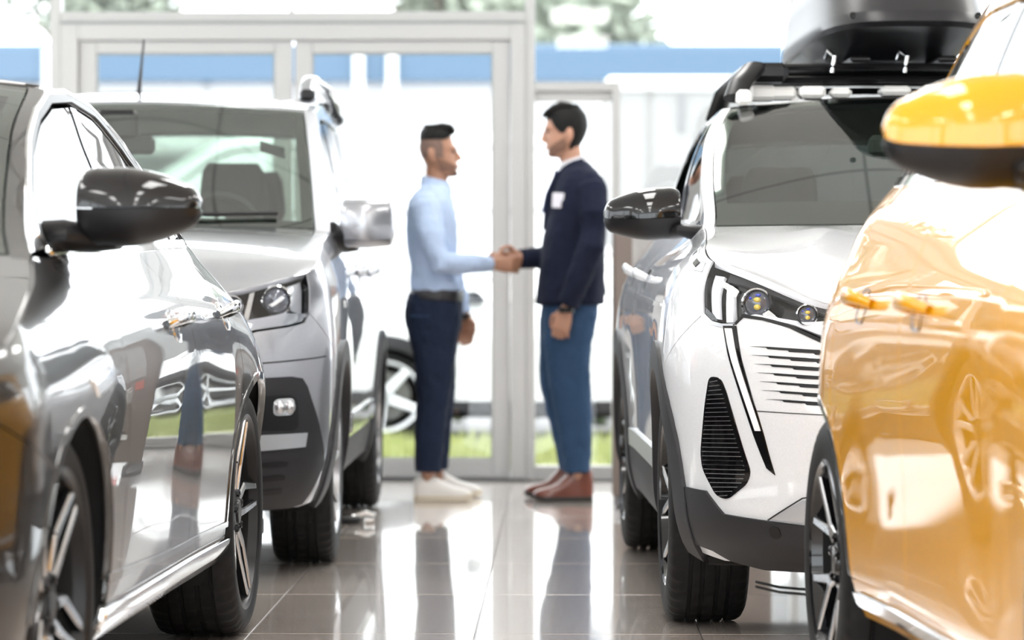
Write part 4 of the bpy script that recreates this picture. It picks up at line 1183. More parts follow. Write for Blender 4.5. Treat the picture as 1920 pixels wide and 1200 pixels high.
panel(Ws, 'hood_gap', [(het, z - .004) for het, z in [(-.500, 1.043), (-.35, 1.074), (-.2, 1.098), (0, 1.118), (.2, 1.130), (.60, 1.157)]] + [(t, z + .003) for t, z in [(.60, 1.157), (.2, 1.130), (0, 1.118), (-.2, 1.098), (-.35, 1.074), (-.500, 1.043)]], 'void', W_, off=-.004, gap=0, fl=.0, step=.03, edge=.03)
panel(Ws, 'wing_badge', [(-.20, 1.088), (-.46, 1.040), (-.47, 1.015), (-.40, 1.020), (-.22, 1.062)], 'trim_silver', W_, off=.003, gap=0, fl=.006, step=.03, edge=.015)
panel(Ws, 'wing_badge_inlay', [(-.24, 1.077), (-.42, 1.040), (-.41, 1.027), (-.26, 1.062)], 'gloss_black', W_, off=.0045, gap=0, fl=.002, step=.03, edge=.015)
panel(Ws, 'front_seam', [(-.752, .640), (Ws.t0, .615), (Ws.t0, .6125), (-.753, .6375)], 'seal', W_, off=.0008, gap=0, fl=0, centre=True)
panel(Ws, 'bumper_seam', [(-.796, .348), (-.905, .410), (-.99, .425), (-.99, .4215), (-.907, .4065), (-.799, .345)], 'seal', W_, off=.0095, gap=0, fl=0, step=.03, edge=.02)
panel(Ws, 'side_crease', [(.05, .925), (1.2, .945), (2.3, .97), (2.3, .955), (1.2, .928), (.05, .912)], 'paint_white', W_, off=lambda t, z: .0035 + 0 * t, gap=0, fl=.006, step=.05)
panel(Ws, 'door_guard', [(.50, .475), (2.02, .475), (2.02, .412), (.50, .412)], 'trim_silver', W_, off=.010, gap=.002, fl=.016, step=.05)
for sg, k in ((1, 0), (-1, 1)):
    mirror_unit(W_, sg, .775, 1.016, .76, 1.208, .083, .085, 'gloss_black', 'satin_black', 'satin_black', (.735, .70, 1.140, .022), split=-.12, taper=.50, droop=-.012)
    door_handle(Ws, 1.20, 1.002, .24, 'paint_white', wc.fdoors[k], sg); door_handle(Ws, 2.12, 1.02, .24, 'paint_white', wc.rdoors[k], sg)

# ---- silver van --------------------------------------------------------------
SV = dict(paint='paint_silver', r=.335, ra=.43, wb=2.82, sill=.40, bottom=.23, uR=3.75,
          belt=[(.2, 1.16), (.6, 1.185), (1.5, 1.20), (2.6, 1.215), (3.6, 1.23)], a_line=[(1.10, .38), (1.19, .54), (1.45, .93), (1.70, 1.32), (1.8, 1.5)],
          c_line=[(1.2, 3.66), (1.68, 3.54)], roof=[(1.0, 1.655), (1.27, 1.668), (1.6, 1.71), (2.2, 1.735), (3.0, 1.725), (3.6, 1.69)], screen_base=1.19, screen_top=1.665, roof_crown=1.0, tail_base=1.24, tail_top=1.68,
          doors=(.62, 1.62, 2.55), hood_edge=[(-.559, 1.018), (-.3, 1.085), (.1, 1.14), (.52, 1.182)], lip=[(1, 1.018), (.88, .995), (.72, .958), (.4, .925), (0, .915)],
          headlight=[(-.559, 1.018), (-.592, .885), (-.622, .855), (-.70, .842), (-.826, .827), (-.95, .79), (-1.02, .82), (-1.02, .945)], hl_seam=1, seam_z=.66,
          hood_centre=[(0, .915), (.25, 1.07), (.6, 1.165), (1, 1.205)], hood_pow=2.2, cowl_u=.36, screen_bow=.16, tail_bow=.05, crown=.03, cowl_crown=.012,
          rear_seam=.75, tail_cut=3.52, door_arch_z=.66, sill_mat='cladding', track_x=(.895, .905), rim_r=.222, tyre_w=.215, spokes=('fan', 5), spoke_mats=('alu_grey', 'satin_black'),
          pillar_a=.93, frame_base=1.19, frit=.05, frit_low=.03, frit_top=.03, clear_tail=True, wipers=True, tail_glass_base=.02, rear_bumper_mat='cladding',
          dlo=[(.74, 1.197), (.98, 1.40), (1.20, 1.575), (1.34, 1.635), (1.6, 1.655), (2.6, 1.66), (3.3, 1.645), (3.44, 1.55), (3.46, 1.235)],
          glass=[('side_window', [(.77, 1.207), (1.0, 1.40), (1.22, 1.56), (1.35, 1.615), (1.56, 1.635), (1.56, 1.213)], 'glass_side', 'front'),
                 ('b_pillar', [(1.57, 1.213), (1.57, 1.636), (1.70, 1.641), (1.70, 1.215)], 'gloss_black', None),
                 ('side_window', [(1.71, 1.215), (1.71, 1.640), (2.52, 1.645), (2.52, 1.222)], 'glass_side', 'rear'),
                 ('c_pillar', [(2.53, 1.222), (2.53, 1.645), (2.64, 1.645), (2.64, 1.223)], 'gloss_black', None),
                 ('quarter_glass', [(2.65, 1.224), (2.65, 1.645), (3.28, 1.632), (3.42, 1.54), (3.43, 1.245)], 'glass_side', None)],
          seat_h=.78, seat_top=1.24, rest_h=.22, seat_rows=[1.50, 2.45], wheel_side=.42, phase=.1)
vc = build_car('silver_van', (-1.515, 11.15, 0), -.007, spec_van(), SV, 'silver high-roofed van with charcoal lower bumper, stubby aerial and roof rails')
V_, Vs = vc.root, vc.sh
for uc in (0, 2.82):
    panel(Vs, 'arch_cladding', offset_ring(uc, .335, .380, .452, -14, 194), 'cladding_grey', V_, off=.012, gap=0, fl=.035, step=.03, edge=.03)
vl = [(Vs.t0, .235), (-.62, .235), (-.555, .245), (-.53, .30), (-.495, .377), (-.56, .52), (-.605, .60), (-.625, .64), (-.65, .668), (-.70, .675), (-.806, .672), (Vs.t0, .66)]
panel(Vs, 'lower_cladding', rounded(vl, .03)[5:-5] if False else vl, 'cladding_grey', V_, off=.008, gap=0, fl=.02, centre=True, step=.04, edge=.02)
panel(Vs, 'fog_recess', rounded([(-.672, .60), (-.665, .505), (-.69, .495), (-.92, .50), (-.92, .61), (-.70, .615)], .02), 'satin_black', V_, off=.0095, gap=0, fl=.006, step=.03)
panel(Vs, 'bumper_blade', [(-.628, .486), (-.635, .440), (-.82, .432), (-.98, .428), (-.98, .470), (-.80, .484)], 'trim_silver', V_, off=.016, gap=0, fl=.02, step=.03)
for k in range(3): panel(Vs, 'grille_bar', [(-.70, .395 - k * .045), (-.70, .378 - k * .045), (-1.0, .37 - k * .045), (-1.0, .387 - k * .045)], 'satin_black', V_, off=.011, gap=0, fl=.006, step=.04)
fl = panel(Vs, 'fog_lamp', rounded([(-.688, .604), (-.690, .548), (-.772, .546), (-.770, .602)], .022), 'chrome', V_, off=.013, gap=0, fl=.012, step=.02, edge=.01)
for s, par in ((1, fl[0]), (-1, fl[1])):
    for t in (-.710, -.750):
        p, n = on_shell(vc, t, .575, .010, s)
        MB().ball(p, (.022, .018, .024), 18, 10).obj('fog_lens', 'alu_grey', par)
        MB().ball(p + n * .014 + Vector((0, 0, .004)), (.008, .006, .009), 10, 8).obj('fog_bulb', 'lamp_white', par)
panel(Vs, 'nose_seam', [(-.50, .742), (-.56, .738), (-.83, .722), (Vs.t0, .71), (Vs.t0, .705), (-.83, .717), (-.56, .733), (-.50, .737)], 'seal', V_, off=.001, gap=0, fl=0, centre=True)
vh = SV['headlight'] + [(Vs.tx(a * .826, z), z) for a, z in ((.72, .958), (.88, .995))]
vhb = lamp_unit(vc, vh, depth=.08)
projector(vc, -.722, .938, .042, vhb, False, -.03)
projector(vc, -.90, .92, .03, vhb, False, -.03)
panel(Vs, 'reflector_bowl', [(-.575, 1.00), (-.66, .985), (-.655, .90), (-.60, .885)], 'trim_silver', vhb, off=-.03, gap=0, fl=.01, step=.03)
panel(Vs, 'lamp_brow', [(-.605, .885), (-.70, .888), (-.84, .868), (-.98, .84), (-.95, .80), (-.826, .834), (-.70, .848), (-.628, .860)], 'paint_silver', vhb, off=-.008, gap=0, fl=.02, step=.03)
panel(Vs, 'lamp_divider', [(-.815, .965), (-.835, .96), (-.865, .868), (-.845, .87)], 'chrome', vhb, off=-.02, gap=0, fl=.01, step=.02)
panel(Vs, 'side_indicator', [(.16, .90), (.30, .90), (.30, .925), (.16, .925)], 'lamp_white', V_, off=.003, gap=0, fl=.005, step=.03)
panel(Vs, 'door_guard', [(.78, .50), (2.30, .50), (2.30, .42), (.78, .42)], 'paint_silver', V_, off=.012, gap=.002, fl=.016, step=.05)
for sg, k in ((1, 0), (-1, 1)):
    mirror_unit(V_, sg, .865, 1.070, .72, 1.214, .094, .095, 'paint_silver', 'paint_silver', 'satin_black', (.80, .66, 1.165, .045), split=-.55, taper=.88, sq=3.2)
    door_handle(Vs, 1.42, 1.03, .22, 'paint_silver', vc.fdoors[k], sg); door_handle(Vs, 2.36, 1.03, .22, 'paint_silver', vc.rdoors[k], sg)
    # roof rail: hoop-ended bar on feet
    P = [(sg * float(Vs.P(np.array([u]), np.array([1.70]))[0, 0] - .035), u, z) for u, z in ((1.38, 1.72), (1.42, 1.775), (1.50, 1.808), (1.7, 1.82), (2.4, 1.835), (3.0, 1.82), (3.25, 1.80), (3.32, 1.72))]
    rail = MB().tube(P, [(.035, .022)] * 2 + [(.030, .016)] * 4 + [(.034, .02)] * 2, 12).obj('roof_rail', 'paint_silver', V_, True, 50)
    for u in (1.42, 2.35, 3.25):
        x = P[0][0]; MB().box((x - .03, u - .07, 1.715), (x + .03, u + .07, 1.76), .012).obj('rail_foot', 'satin_black', rail, False)
ar_ = MB().tube([(.0, 1.52, 1.725), (.0, 1.535, 1.76)], [.034, .014], 14).tube([(.0, 1.535, 1.755), (.003, 1.60, 1.88), (.006, 1.65, 1.98)], [.010, .006, .0045], 10).obj('aerial', 'satin_black', V_)
x0, x1 = 0.30, .62
MB().box((-.10, 1.02, 1.545), (.06, 1.10, 1.66), .015).obj('sensor_housing', 'satin_black', V_, False)
sk = [vc.screen_fn(np.array([a]), np.array([z]))[0] + np.array((0, .012, -.004)) for a, z in ((.70, 1.53), (.82, 1.505), (.82, 1.46), (.70, 1.485))]
mesh_obj('windscreen_sticker', sk, [(0, 1, 2, 3)], 'satin_black', V_, False)

# ---- dark fastback saloon -------------------------------------------------------
SD = dict(paint='paint_dark', r=.345, ra=.385, wb=2.60, sill=.31, bottom=.19, uR=3.60,
          belt=[(0, 1.02), (.4, 1.046), (1.4, 1.062), (2.4, 1.085), (3.0, 1.095)], a_line=[(.98, .05), (1.04, .22), (1.2, .58), (1.35, .92), (1.44, 1.2), (1.5, 1.42)],
          c_line=[(1.06, 3.12), (1.10, 3.02), (1.36, 2.32), (1.45, 2.0)], roof=[(1.0, 1.435), (1.3, 1.45), (1.6, 1.45), (2.0, 1.415), (2.35, 1.355), (2.7, 1.25)], screen_base=1.04, screen_top=1.44, tail_base=1.10, tail_top=1.36,
          doors=(.50, 1.56, 2.42), hood_edge=[(-.62, .82), (-.3, .91), (0, .98), (.22, 1.035)], lip=[(1, .82), (.8, .79), (.4, .76), (0, .75)],
          headlight=[(-.62, .82), (-.585, .74), (-.66, .68), (-.85, .66), (-1.02, .66), (-1.04, .762)], hl_seam=1, seam_z=.62,
          hood_centre=[(0, .75), (.3, .89), (.7, 1.0), (1, 1.05)], cowl_u=.06, screen_bow=.16, tail_bow=.10, crown=.04, cowl_crown=.01,
          rear_seam=.66, tail_cut=3.15, door_arch_z=.66, sill_mat='paint_dark', track_x=(.882, .890), rim_r=.262, tyre_w=.24, spokes=('blade', 5), spoke_mats=('alu', 'satin_black'),
          pillar_a=.94, frame_base=1.04,
          dlo=[(.44, 1.058), (.60, 1.17), (.80, 1.275), (1.0, 1.355), (1.2, 1.405), (1.5, 1.425), (1.8, 1.405), (2.15, 1.335), (2.42, 1.245), (2.60, 1.105)],
          glass=[('side_window', [(.48, 1.068), (.62, 1.165), (.82, 1.268), (1.02, 1.345), (1.22, 1.394), (1.46, 1.412), (1.52, 1.075)], 'glass_side', 'front'),
                 ('b_pillar', [(1.53, 1.075), (1.47, 1.413), (1.55, 1.412), (1.62, 1.077)], 'gloss_black', None),
                 ('side_window', [(1.63, 1.077), (1.56, 1.411), (1.8, 1.393), (2.14, 1.323), (2.30, 1.272), (2.32, 1.094)], 'glass_dark', 'rear'),
                 ('quarter_glass', [(2.33, 1.094), (2.31, 1.268), (2.40, 1.235), (2.56, 1.115)], 'gloss_black', None)],
          dlo_trim=(.020, 'satin_black'), dlo_edge='chrome', belt_mat='chrome', seat_h=.50, seat_top=.98, rest_h=.19, seat_rows=[1.25, 2.0], wheel_side=.42, phase=.55)
dc = build_car('dark_saloon', (-1.765, 6.25, 0), -.052, spec_dark(), SD, 'mirror-polished dark grey saloon with chrome handles, parked in front of the van')
D_, Ds = dc.root, dc.sh
dh = SD['headlight'] + [(Ds.tx(a * float(Ds.P(np.array([-.62]), np.array([.82]))[0, 0]), z), z) for a, z in ((.8, .79),)]
lamp_unit(dc, dh, depth=.07)
panel(Ds, 'side_sill_trim', [(.36, .300), (2.26, .300), (2.26, .262), (.36, .255)], 'chrome', D_, off=.010, gap=.001, fl=.016, step=.05)
panel(Ds, 'lower_door_trim', [(.36, .375), (1.3, .35), (2.24, .345), (2.24, .330), (1.3, .335), (.36, .35)], 'gloss_black', D_, off=.003, gap=0, fl=.005, step=.05)
for uc in (0, 2.60):
    panel(Ds, 'arch_edge', offset_ring(uc, .345, .372, .392, 2 if uc == 0 else -5, 180), 'paint_dark', D_, off=.003, gap=0, fl=.02, step=.03, edge=.02)
panel(Ds, 'wing_vent', [(.10, .79), (.30, .82), (.32, .78), (.14, .75)], 'chrome', D_, off=.005, gap=0, fl=.008, step=.03)
panel(Ds, 'grille', [(Ds.t0, .36), (-1.15, .37), (-1.10, .60), (Ds.t0, .62)], 'gloss_black', D_, off=.003, gap=0, fl=.01, centre=True, step=.06)
for sg, k in ((1, 0), (-1, 1)):
    mirror_unit(D_, sg, .798, 1.060, .64, 1.146, .087, .095, 'gloss_black', 'satin_black', 'satin_black', (.735, .60, 1.072, .036), split=-.02, taper=.40, droop=.0)
    door_handle(Ds, 1.31, .884, .25, 'chrome', dc.fdoors[k], sg); door_handle(Ds, 2.24, .900, .25, 'chrome', dc.rdoors[k], sg)

# ---- yellow crossover -------------------------------------------------------------
SY = dict(paint='paint_yellow', r=.335, ra=.385, wb=2.54, sill=.33, bottom=.20, uR=3.18,
          belt=[(.2, 1.145), (.56, 1.170), (1.5, 1.19), (2.3, 1.205), (2.9, 1.22)], a_line=[(1.08, .40), (1.17, .56), (1.40, 1.00), (1.61, 1.42), (1.66, 1.6)],
          c_line=[(1.2, 2.98), (1.56, 2.72)], roof=[(1.3, 1.61), (1.5, 1.625), (2.0, 1.635), (2.5, 1.605), (2.8, 1.55)], screen_base=1.17, screen_top=1.61, tail_base=1.22, tail_top=1.55,
          doors=(.56, 1.52, 2.30), hood_edge=[(-.52, .95), (-.2, 1.05), (.1, 1.11), (.54, 1.165)], lip=[(1, .95), (.8, .92), (.4, .885), (0, .875)],
          headlight=[(-.52, .95), (-.52, .88), (-.60, .80), (-.80, .78), (-.94, .79), (-.96, .905)], hl_seam=1, seam_z=.66,
          hood_centre=[(0, .875), (.3, 1.03), (.7, 1.12), (1, 1.17)], cowl_u=.42, screen_bow=.14, tail_bow=.10, crown=.035, cowl_crown=.004,
          rear_seam=.70, tail_cut=2.92, door_arch_z=.66, sill_mat='paint_yellow', track_x=(.835, .845), rim_r=.225, tyre_w=.215, spokes=('vee', 5), spoke_mats=('alu', 'gloss_black'),
          pillar_a=.945, frame_base=1.17,
          dlo=[(.74, 1.182), (.90, 1.29), (1.15, 1.435), (1.36, 1.53), (1.55, 1.56), (1.95, 1.565), (2.25, 1.525), (2.44, 1.42), (2.56, 1.216)],
          glass=[('side_window', [(.78, 1.192), (.92, 1.285), (1.17, 1.425), (1.37, 1.519), (1.46, 1.538), (1.47, 1.197)], 'glass_side', 'front'),
                 ('b_pillar', [(1.48, 1.197), (1.47, 1.541), (1.57, 1.55), (1.58, 1.198)], 'gloss_black', None),
                 ('side_window', [(1.59, 1.199), (1.58, 1.551), (1.95, 1.553), (2.2, 1.52), (2.22, 1.212)], 'glass_side', 'rear'),
                 ('quarter_glass', [(2.23, 1.212), (2.21, 1.517), (2.42, 1.41), (2.52, 1.226)], 'gloss_black', None)],
          belt_mat='chrome', seat_h=.70, seat_top=1.14, seat_rows=[1.5, 2.2], wheel_side=.42, phase=.4)
yc = build_car('yellow_crossover', (1.720, 4.86, 0), .058, spec_yellow(), SY, 'amber yellow crossover with glossy reflective flank, nearest on its side of the aisle')
Y_, Ys = yc.root, yc.sh
lamp_unit(yc, SY['headlight'] + [(Ys.tx(.66, .925), .925)], depth=.07)
panel(Ys, 'grille', [(Ys.t0, .40), (-.95, .42), (-.92, .70), (Ys.t0, .74)], 'gloss_black', Y_, off=.003, gap=0, fl=.01, centre=True, step=.06)
for uc in (0, 2.54): panel(Ys, 'arch_edge', offset_ring(uc, .335, .372, .388, 0, 180), 'gloss_black', Y_, off=.002, gap=0, fl=.02, step=.03, edge=.02)
panel(Ys, 'side_sill_trim', [(.40, .30), (2.15, .30), (2.15, .27), (.40, .27)], 'chrome', Y_, off=.008, gap=0, fl=.012, step=.06)
for sg, k in ((1, 0), (-1, 1)):
    mirror_unit(Y_, sg, .745, 1.022, .76, 1.250, .104, .10, 'paint_yellow', 'satin_black', 'satin_black', (.74, .72, 1.165, .03), split=-.22, taper=.42, droop=-.01)
    door_handle(Ys, 1.34, .928, .22, 'paint_yellow', yc.fdoors[k], sg); door_handle(Ys, 2.00, .936, .22, 'paint_yellow', yc.rdoors[k], sg)
# ------------------------------------------------------------------ things on the white crossover and on the floor
# roof rack: two side rails with stub ends, three cross bars, white foam pads
def roof_pt(c, a, b): return c.roof_fn(np.array([a]), np.array([b]))[0]
rk = empty('roof_rack', (0, 0, 0)); rk.parent = None
rk.location = W_.location; rk.rotation_euler = W_.rotation_euler
tag(rk, 'black roof rack with white foam pads on the white crossover', 'roof rack')
for sg in (1, -1):
    pts = [(sg * .545, 1.46, 1.612), (sg * .52, 1.52, 1.665), (sg * .465, 1.58, 1.725), (sg * .46, 1.8, 1.735), (sg * .46, 2.6, 1.735), (sg * .47, 2.85, 1.72), (sg * .50, 2.98, 1.62)]
    MB().tube(pts, [(.040, .020), (.046, .022), (.042, .022), (.036, .020), (.036, .020), (.038, .020), (.036, .016)], 12).obj('side_rail', 'satin_black', rk, True, 50)
    m = MB(); m.box((sg * .42 - .07, 1.56, 1.675), (sg * .42 + .07, 1.70, 1.742), .02); m.obj('rail_bracket', 'satin_black', rk, False)
    MB().box((sg * .515 - .026, 1.42, 1.588), (sg * .515 + .026, 1.50, 1.640), .012).obj('foam_pad', 'foam', rk, False)
for k, (y, z) in enumerate(((1.62, 1.728), (2.05, 1.735), (2.62, 1.735))):
    MB().tube([(-.47, y, z), (0, y, z + .004), (.47, y, z)], [(.030, .013)] * 3, 12).obj('cross_bar', 'satin_black', rk, True, 50)
for k, y in enumerate((1.66, 2.30)):
    MB().tube([(-.46, y, 1.685), (0, y, 1.690), (.46, y, 1.685)], [(.022, .014)] * 3, 10).obj('lower_bar', 'satin_black', rk, True, 50)
r_ = random.Random(11)
for i, x in enumerate((-.43, -.36, -.26, -.15, .02, .16, .30, .42)):
    MB().box((x - .05, 1.58 + r_.uniform(0, .05), 1.612 + .02 * (1 - abs(x) * 2)), (x + r_.uniform(.02, .06), 1.70, 1.655 + r_.uniform(0, .012)), .012).obj('foam_pad', 'foam', rk, False)
for i, x in enumerate((-.20, .05, .30)):
    MB().tube([(x, 1.60, 1.71), (x + .01, 1.595, 1.765), (x - .01, 1.62, 1.785), (x - .015, 1.66, 1.76)], .007, 8).obj('clamp', 'chrome', rk)

# roof box: tapered tray below a wider lid
rb = empty('roof_box', (0, 0, 0)); rb.location = W_.location; rb.rotation_euler = W_.rotation_euler
tag(rb, 'big satin black cargo box on the rack of the white crossover', 'roof box')
def box_rows(levels, n=48):
    rows = []
    for z, hw, y0, y1, p, lift in levels:
        ring = []
        for i in range(n):
            th = 2 * math.pi * i / n; c, s = math.cos(th), math.sin(th)
            x = .05 + hw * .82 * math.copysign(abs(c) ** (2 / p), c); y = (y0 + y1) / 2 + (y1 - y0) / 2 * math.copysign(abs(s) ** (2 / p), s)
            k = max(0, (1.9 - y) / .9)
            ring.append((x, y, z + lift * k - .010 * (x / hw) ** 2 * 0))
        ring.append(ring[0]); rows.append(ring)
    return np.array(rows)
M['box_plastic'] = pbr('roof_box_plastic', (.016, .016, .018), .38, spec=.35)
lid = box_rows([(1.825, .368, 1.34, 3.25, 3.6, .035), (1.84, .380, 1.31, 3.28, 3.6, .035), (1.875, .378, 1.32, 3.28, 3.4, .03), (1.885, .372, 1.33, 3.27, 3.4, .03), (1.97, .362, 1.40, 3.25, 3.2, .0),
                (2.07, .335, 1.52, 3.20, 3.0, -.03), (2.13, .28, 1.72, 3.12, 2.8, -.04), (2.165, .18, 2.0, 2.95, 2.6, -.04), (2.17, .02, 2.3, 2.6, 2.4, 0)])
MB().grid(lid[:, ::-1]).obj('lid', 'box_plastic', rb, True, 50)
base = box_rows([(1.835, .362, 1.36, 3.24, 3.4, .03), (1.832, .345, 1.52, 3.22, 3.2, .02), (1.80, .325, 1.70, 3.18, 3.0, .0), (1.768, .30, 1.82, 3.10, 3.0, .0), (1.760, .22, 1.9, 3.0, 3.0, 0), (1.760, .01, 2.4, 2.6, 2.4, 0)])
MB().grid(base).obj('tray', 'box_plastic', rb, True, 50)
for x in (-.10, .20):
    MB().box((x - .035, 1.60, 1.745), (x + .035, 2.65, 1.768), .008).obj('mounting_rail', 'satin_black', rb, False)
for x in (-.16, .26):
    MB().lathe([(-.008, .012), (0, .012), (.002, .001)], 12, axis='y').obj('rivet', 'satin_black', rb).location = (x, 1.325, 1.88)

# brown information board between the crossover's tail and the glass front
M['board'] = pbr('brown_board', (.17, .135, .115), .35)
M['board_pic'] = pbr('printed_photo_grey', (.30, .29, .28), .4, noise=.6, nscale=9)
M['board_red'] = pbr('printed_red', (.50, .12, .08), .4)
M['board_text'] = pbr('printed_white', (.72, .72, .70), .4)
ib = empty('information_board', (.92, 13.9, 0), .30); tag(ib, 'brown information board with photo and text columns between white crossover and glass', 'board')
MB().box((-.50, -.02, .06), (.24, .02, 1.34), .006).obj('panel', 'board', ib, False)
MB().box((-.42, -.023, .80), (.17, -.0205, 1.27)).obj('photo_print', 'board_pic', ib, False)
MB().box((-.40, -.0255, .66), (-.30, -.0205, .76)).obj('red_label', 'board_red', ib, False)
for c, x in enumerate((-.26, -.02)):
    m = MB()
    for k in range(6): m.box((x, -.0235, .70 - k * .035), (x + .17 + .03 * ((k * 7 + c * 3) % 3 - 1), -.0205, .712 - k * .035))
    m.obj('text_block', 'board_text', ib, False)
MB().box((-.26, -.0235, .20), (.10, -.0205, .235)).obj('text_block', 'board_text', ib, False)
for x in (-.40, .14): MB().box((x - .03, -.2, 0), (x + .03, .2, .06), .01).obj('foot', 'steel', ib, False)

# loose things on the floor
M['cable'] = pbr('black_cable', (.012, .012, .012), .45)
cb = MB().tube([(.80, 10.3, .008), (.86, 10.12, .008), (.96, 10.02, .008), (1.12, 10.06, .010), (1.30, 10.2, .008), (1.36, 10.5, .008), (1.2, 10.7, .008), (1.06, 10.5, .008), (1.02, 10.25, .010), (1.10, 9.95, .008), (1.3, 9.85, .008)], .0045, 8).obj('cable', 'cable')
tag(cb, 'thin black cable lying in loops on the tiles under the white crossover', 'cable')
ch = empty('wheel_chock', (-.655, 12.95, 0), .2); tag(ch, 'small black and chrome chock on the tiles behind the van front wheel', 'chock')
MB().box((-.10, -.04, 0), (.03, .04, .035), .01).obj('base', 'satin_black', ch, False)
MB().tube([(.0, 0, .03), (.05, 0, .045), (.09, 0, .035), (.085, 0, .012), (.05, 0, .012)], .011, 10).obj('clip', 'chrome', ch)
# ------------------------------------------------------------------ the two men shaking hands
def skin_mat(name, col):
    m = pbr(name, col, .5, noise=.08, nscale=40, bump=.1, bscale=300); b = m.node_tree.nodes['Principled BSDF']
    b.inputs['Subsurface Weight'].default_value = .12; b.inputs['Subsurface Radius'].default_value = (.01, .004, .002); b.inputs['Subsurface Scale'].default_value = 1.0
    return m
def cloth(name, col, rough=.9, bs=18, bump=.5, weave=700):
    m = pbr(name, col, rough, noise=.12, nscale=14, spec=.2); n, l = m.node_tree.nodes, m.node_tree.links; b = n['Principled BSDF']
    tc = n.new('ShaderNodeTexCoord'); t = n.new('ShaderNodeTexNoise'); t.inputs['Scale'].default_value = bs; t.inputs['Detail'].default_value = 3; t.inputs['Distortion'].default_value = 1.2
    mp = n.new('ShaderNodeMapping'); mp.inputs['Scale'].default_value = (1, 1, .45); l.new(tc.outputs['Object'], mp.inputs[0]); l.new(mp.outputs[0], t.inputs['Vector'])
    bp = n.new('ShaderNodeBump'); bp.inputs['Strength'].default_value = bump; bp.inputs['Distance'].default_value = .02
    l.new(t.outputs['Fac'], bp.inputs['Height']); l.new(bp.outputs[0], b.inputs['Normal']); return m
M['skin_a'] = skin_mat('skin_tan', (.34, .17, .105)); M['skin_b'] = skin_mat('skin_light_tan', (.42, .22, .145))
M['hair'] = pbr('black_hair', (.006, .0055, .0055), .6, spec=.2, bump=.6, bscale=160)
M['stubble'] = pbr('short_beard', (.19, .10, .068), .8, noise=.3, nscale=120)
M['goatee'] = pbr('dark_beard', (.07, .045, .035), .8)
M['fade'] = pbr('clipped_hair', (.16, .10, .08), .8, noise=.3, nscale=200)
M['lip'] = pbr('lips', (.36, .15, .12), .5)
M['eye'] = pbr('eye', (.03, .02, .02), .1)
M['shirt'] = cloth('pale_blue_shirt', (.40, .50, .68)); M['jacket'] = cloth('navy_wool', (.009, .012, .028), bump=.35); M['jeans_dark'] = cloth('dark_blue_denim', (.012, .019, .040), bump=.5)
M['jeans_mid'] = cloth('mid_blue_denim', (.030, .065, .13), bump=.5); M['collar'] = cloth('white_cotton', (.72, .72, .76), bump=.1)
M['belt'] = pbr('dark_leather_belt', (.014, .013, .016), .45); M['sneaker'] = pbr('white_leather', (.66, .64, .61), .45, noise=.04); M['sole_cream'] = pbr('cream_rubber', (.56, .50, .40), .6)
M['shoe_brown'] = pbr('brown_leather', (.16, .050, .032), .28, noise=.25, nscale=12, coat=.3, coat_rough=.2); M['sole_dark'] = pbr('dark_rubber', (.025, .022, .02), .6)
M['badge'] = pbr('white_badge', (.75, .74, .80), .3); M['tie'] = cloth('blue_tie', (.045, .055, .13), bump=.1)

UNIT = 1 / 410.0                     # the figures are drawn on a grid of 410 steps to the metre
def ring_loft(mb, secs, n=28, cap=True):
    """stacked closed outlines: (x_back, x_front, y, z, half_width, power)"""
    rows = []
    for xb, xf, y, z, hw, p in secs:
        xc, rx = (xb + xf) / 2, abs(xf - xb) / 2; r = []
        for i in range(n):
            th = 2 * math.pi * i / n; c, s = math.cos(th), math.sin(th)
            r.append((xc + rx * math.copysign(abs(c) ** (2 / p), c), y + hw * math.copysign(abs(s) ** (2 / p), s), z))
        rows.append(r)
    v = [p for r in rows for p in r]; k = len(rows)
    f = [(i * n + j, i * n + (j + 1) % n, (i + 1) * n + (j + 1) % n, (i + 1) * n + j) for i in range(k - 1) for j in range(n)]
    up = rows[-1][0][2] > rows[0][0][2]
    if cap: f += [tuple(range(n))[::-1], tuple((k - 1) * n + j for j in range(n))]
    if not up: f = [q[::-1] for q in f]
    mb.add(v, f); return mb

def remeshed(mb, name, mat, parent, voxel=.008, smooth=4, wrinkle=0.0, seed=0):
    """fuses overlapping closed shapes into one continuous skin"""
    o = mb.obj(name, mat, None, True, None)
    r = o.modifiers.new('fuse', 'REMESH'); r.mode = 'VOXEL'; r.voxel_size = voxel; r.use_smooth_shade = True
    s = o.modifiers.new('soften', 'SMOOTH'); s.iterations = smooth; s.factor = .5
    if wrinkle:
        t = bpy.data.textures.new(name + '_folds', 'CLOUDS'); t.noise_scale = .075; t.noise_depth = 2
        d = o.modifiers.new('folds', 'DISPLACE'); d.texture = t; d.strength = wrinkle; d.mid_level = .5; d.texture_coords = 'LOCAL'
    dg = bpy.context.evaluated_depsgraph_get(); me = bpy.data.meshes.new_from_object(o.evaluated_get(dg)); me.name = name
    bpy.data.objects.remove(o)
    me.polygons.foreach_set('use_smooth', np.ones(len(me.polygons), bool))
    return link(bpy.data.objects.new(name, me), parent)

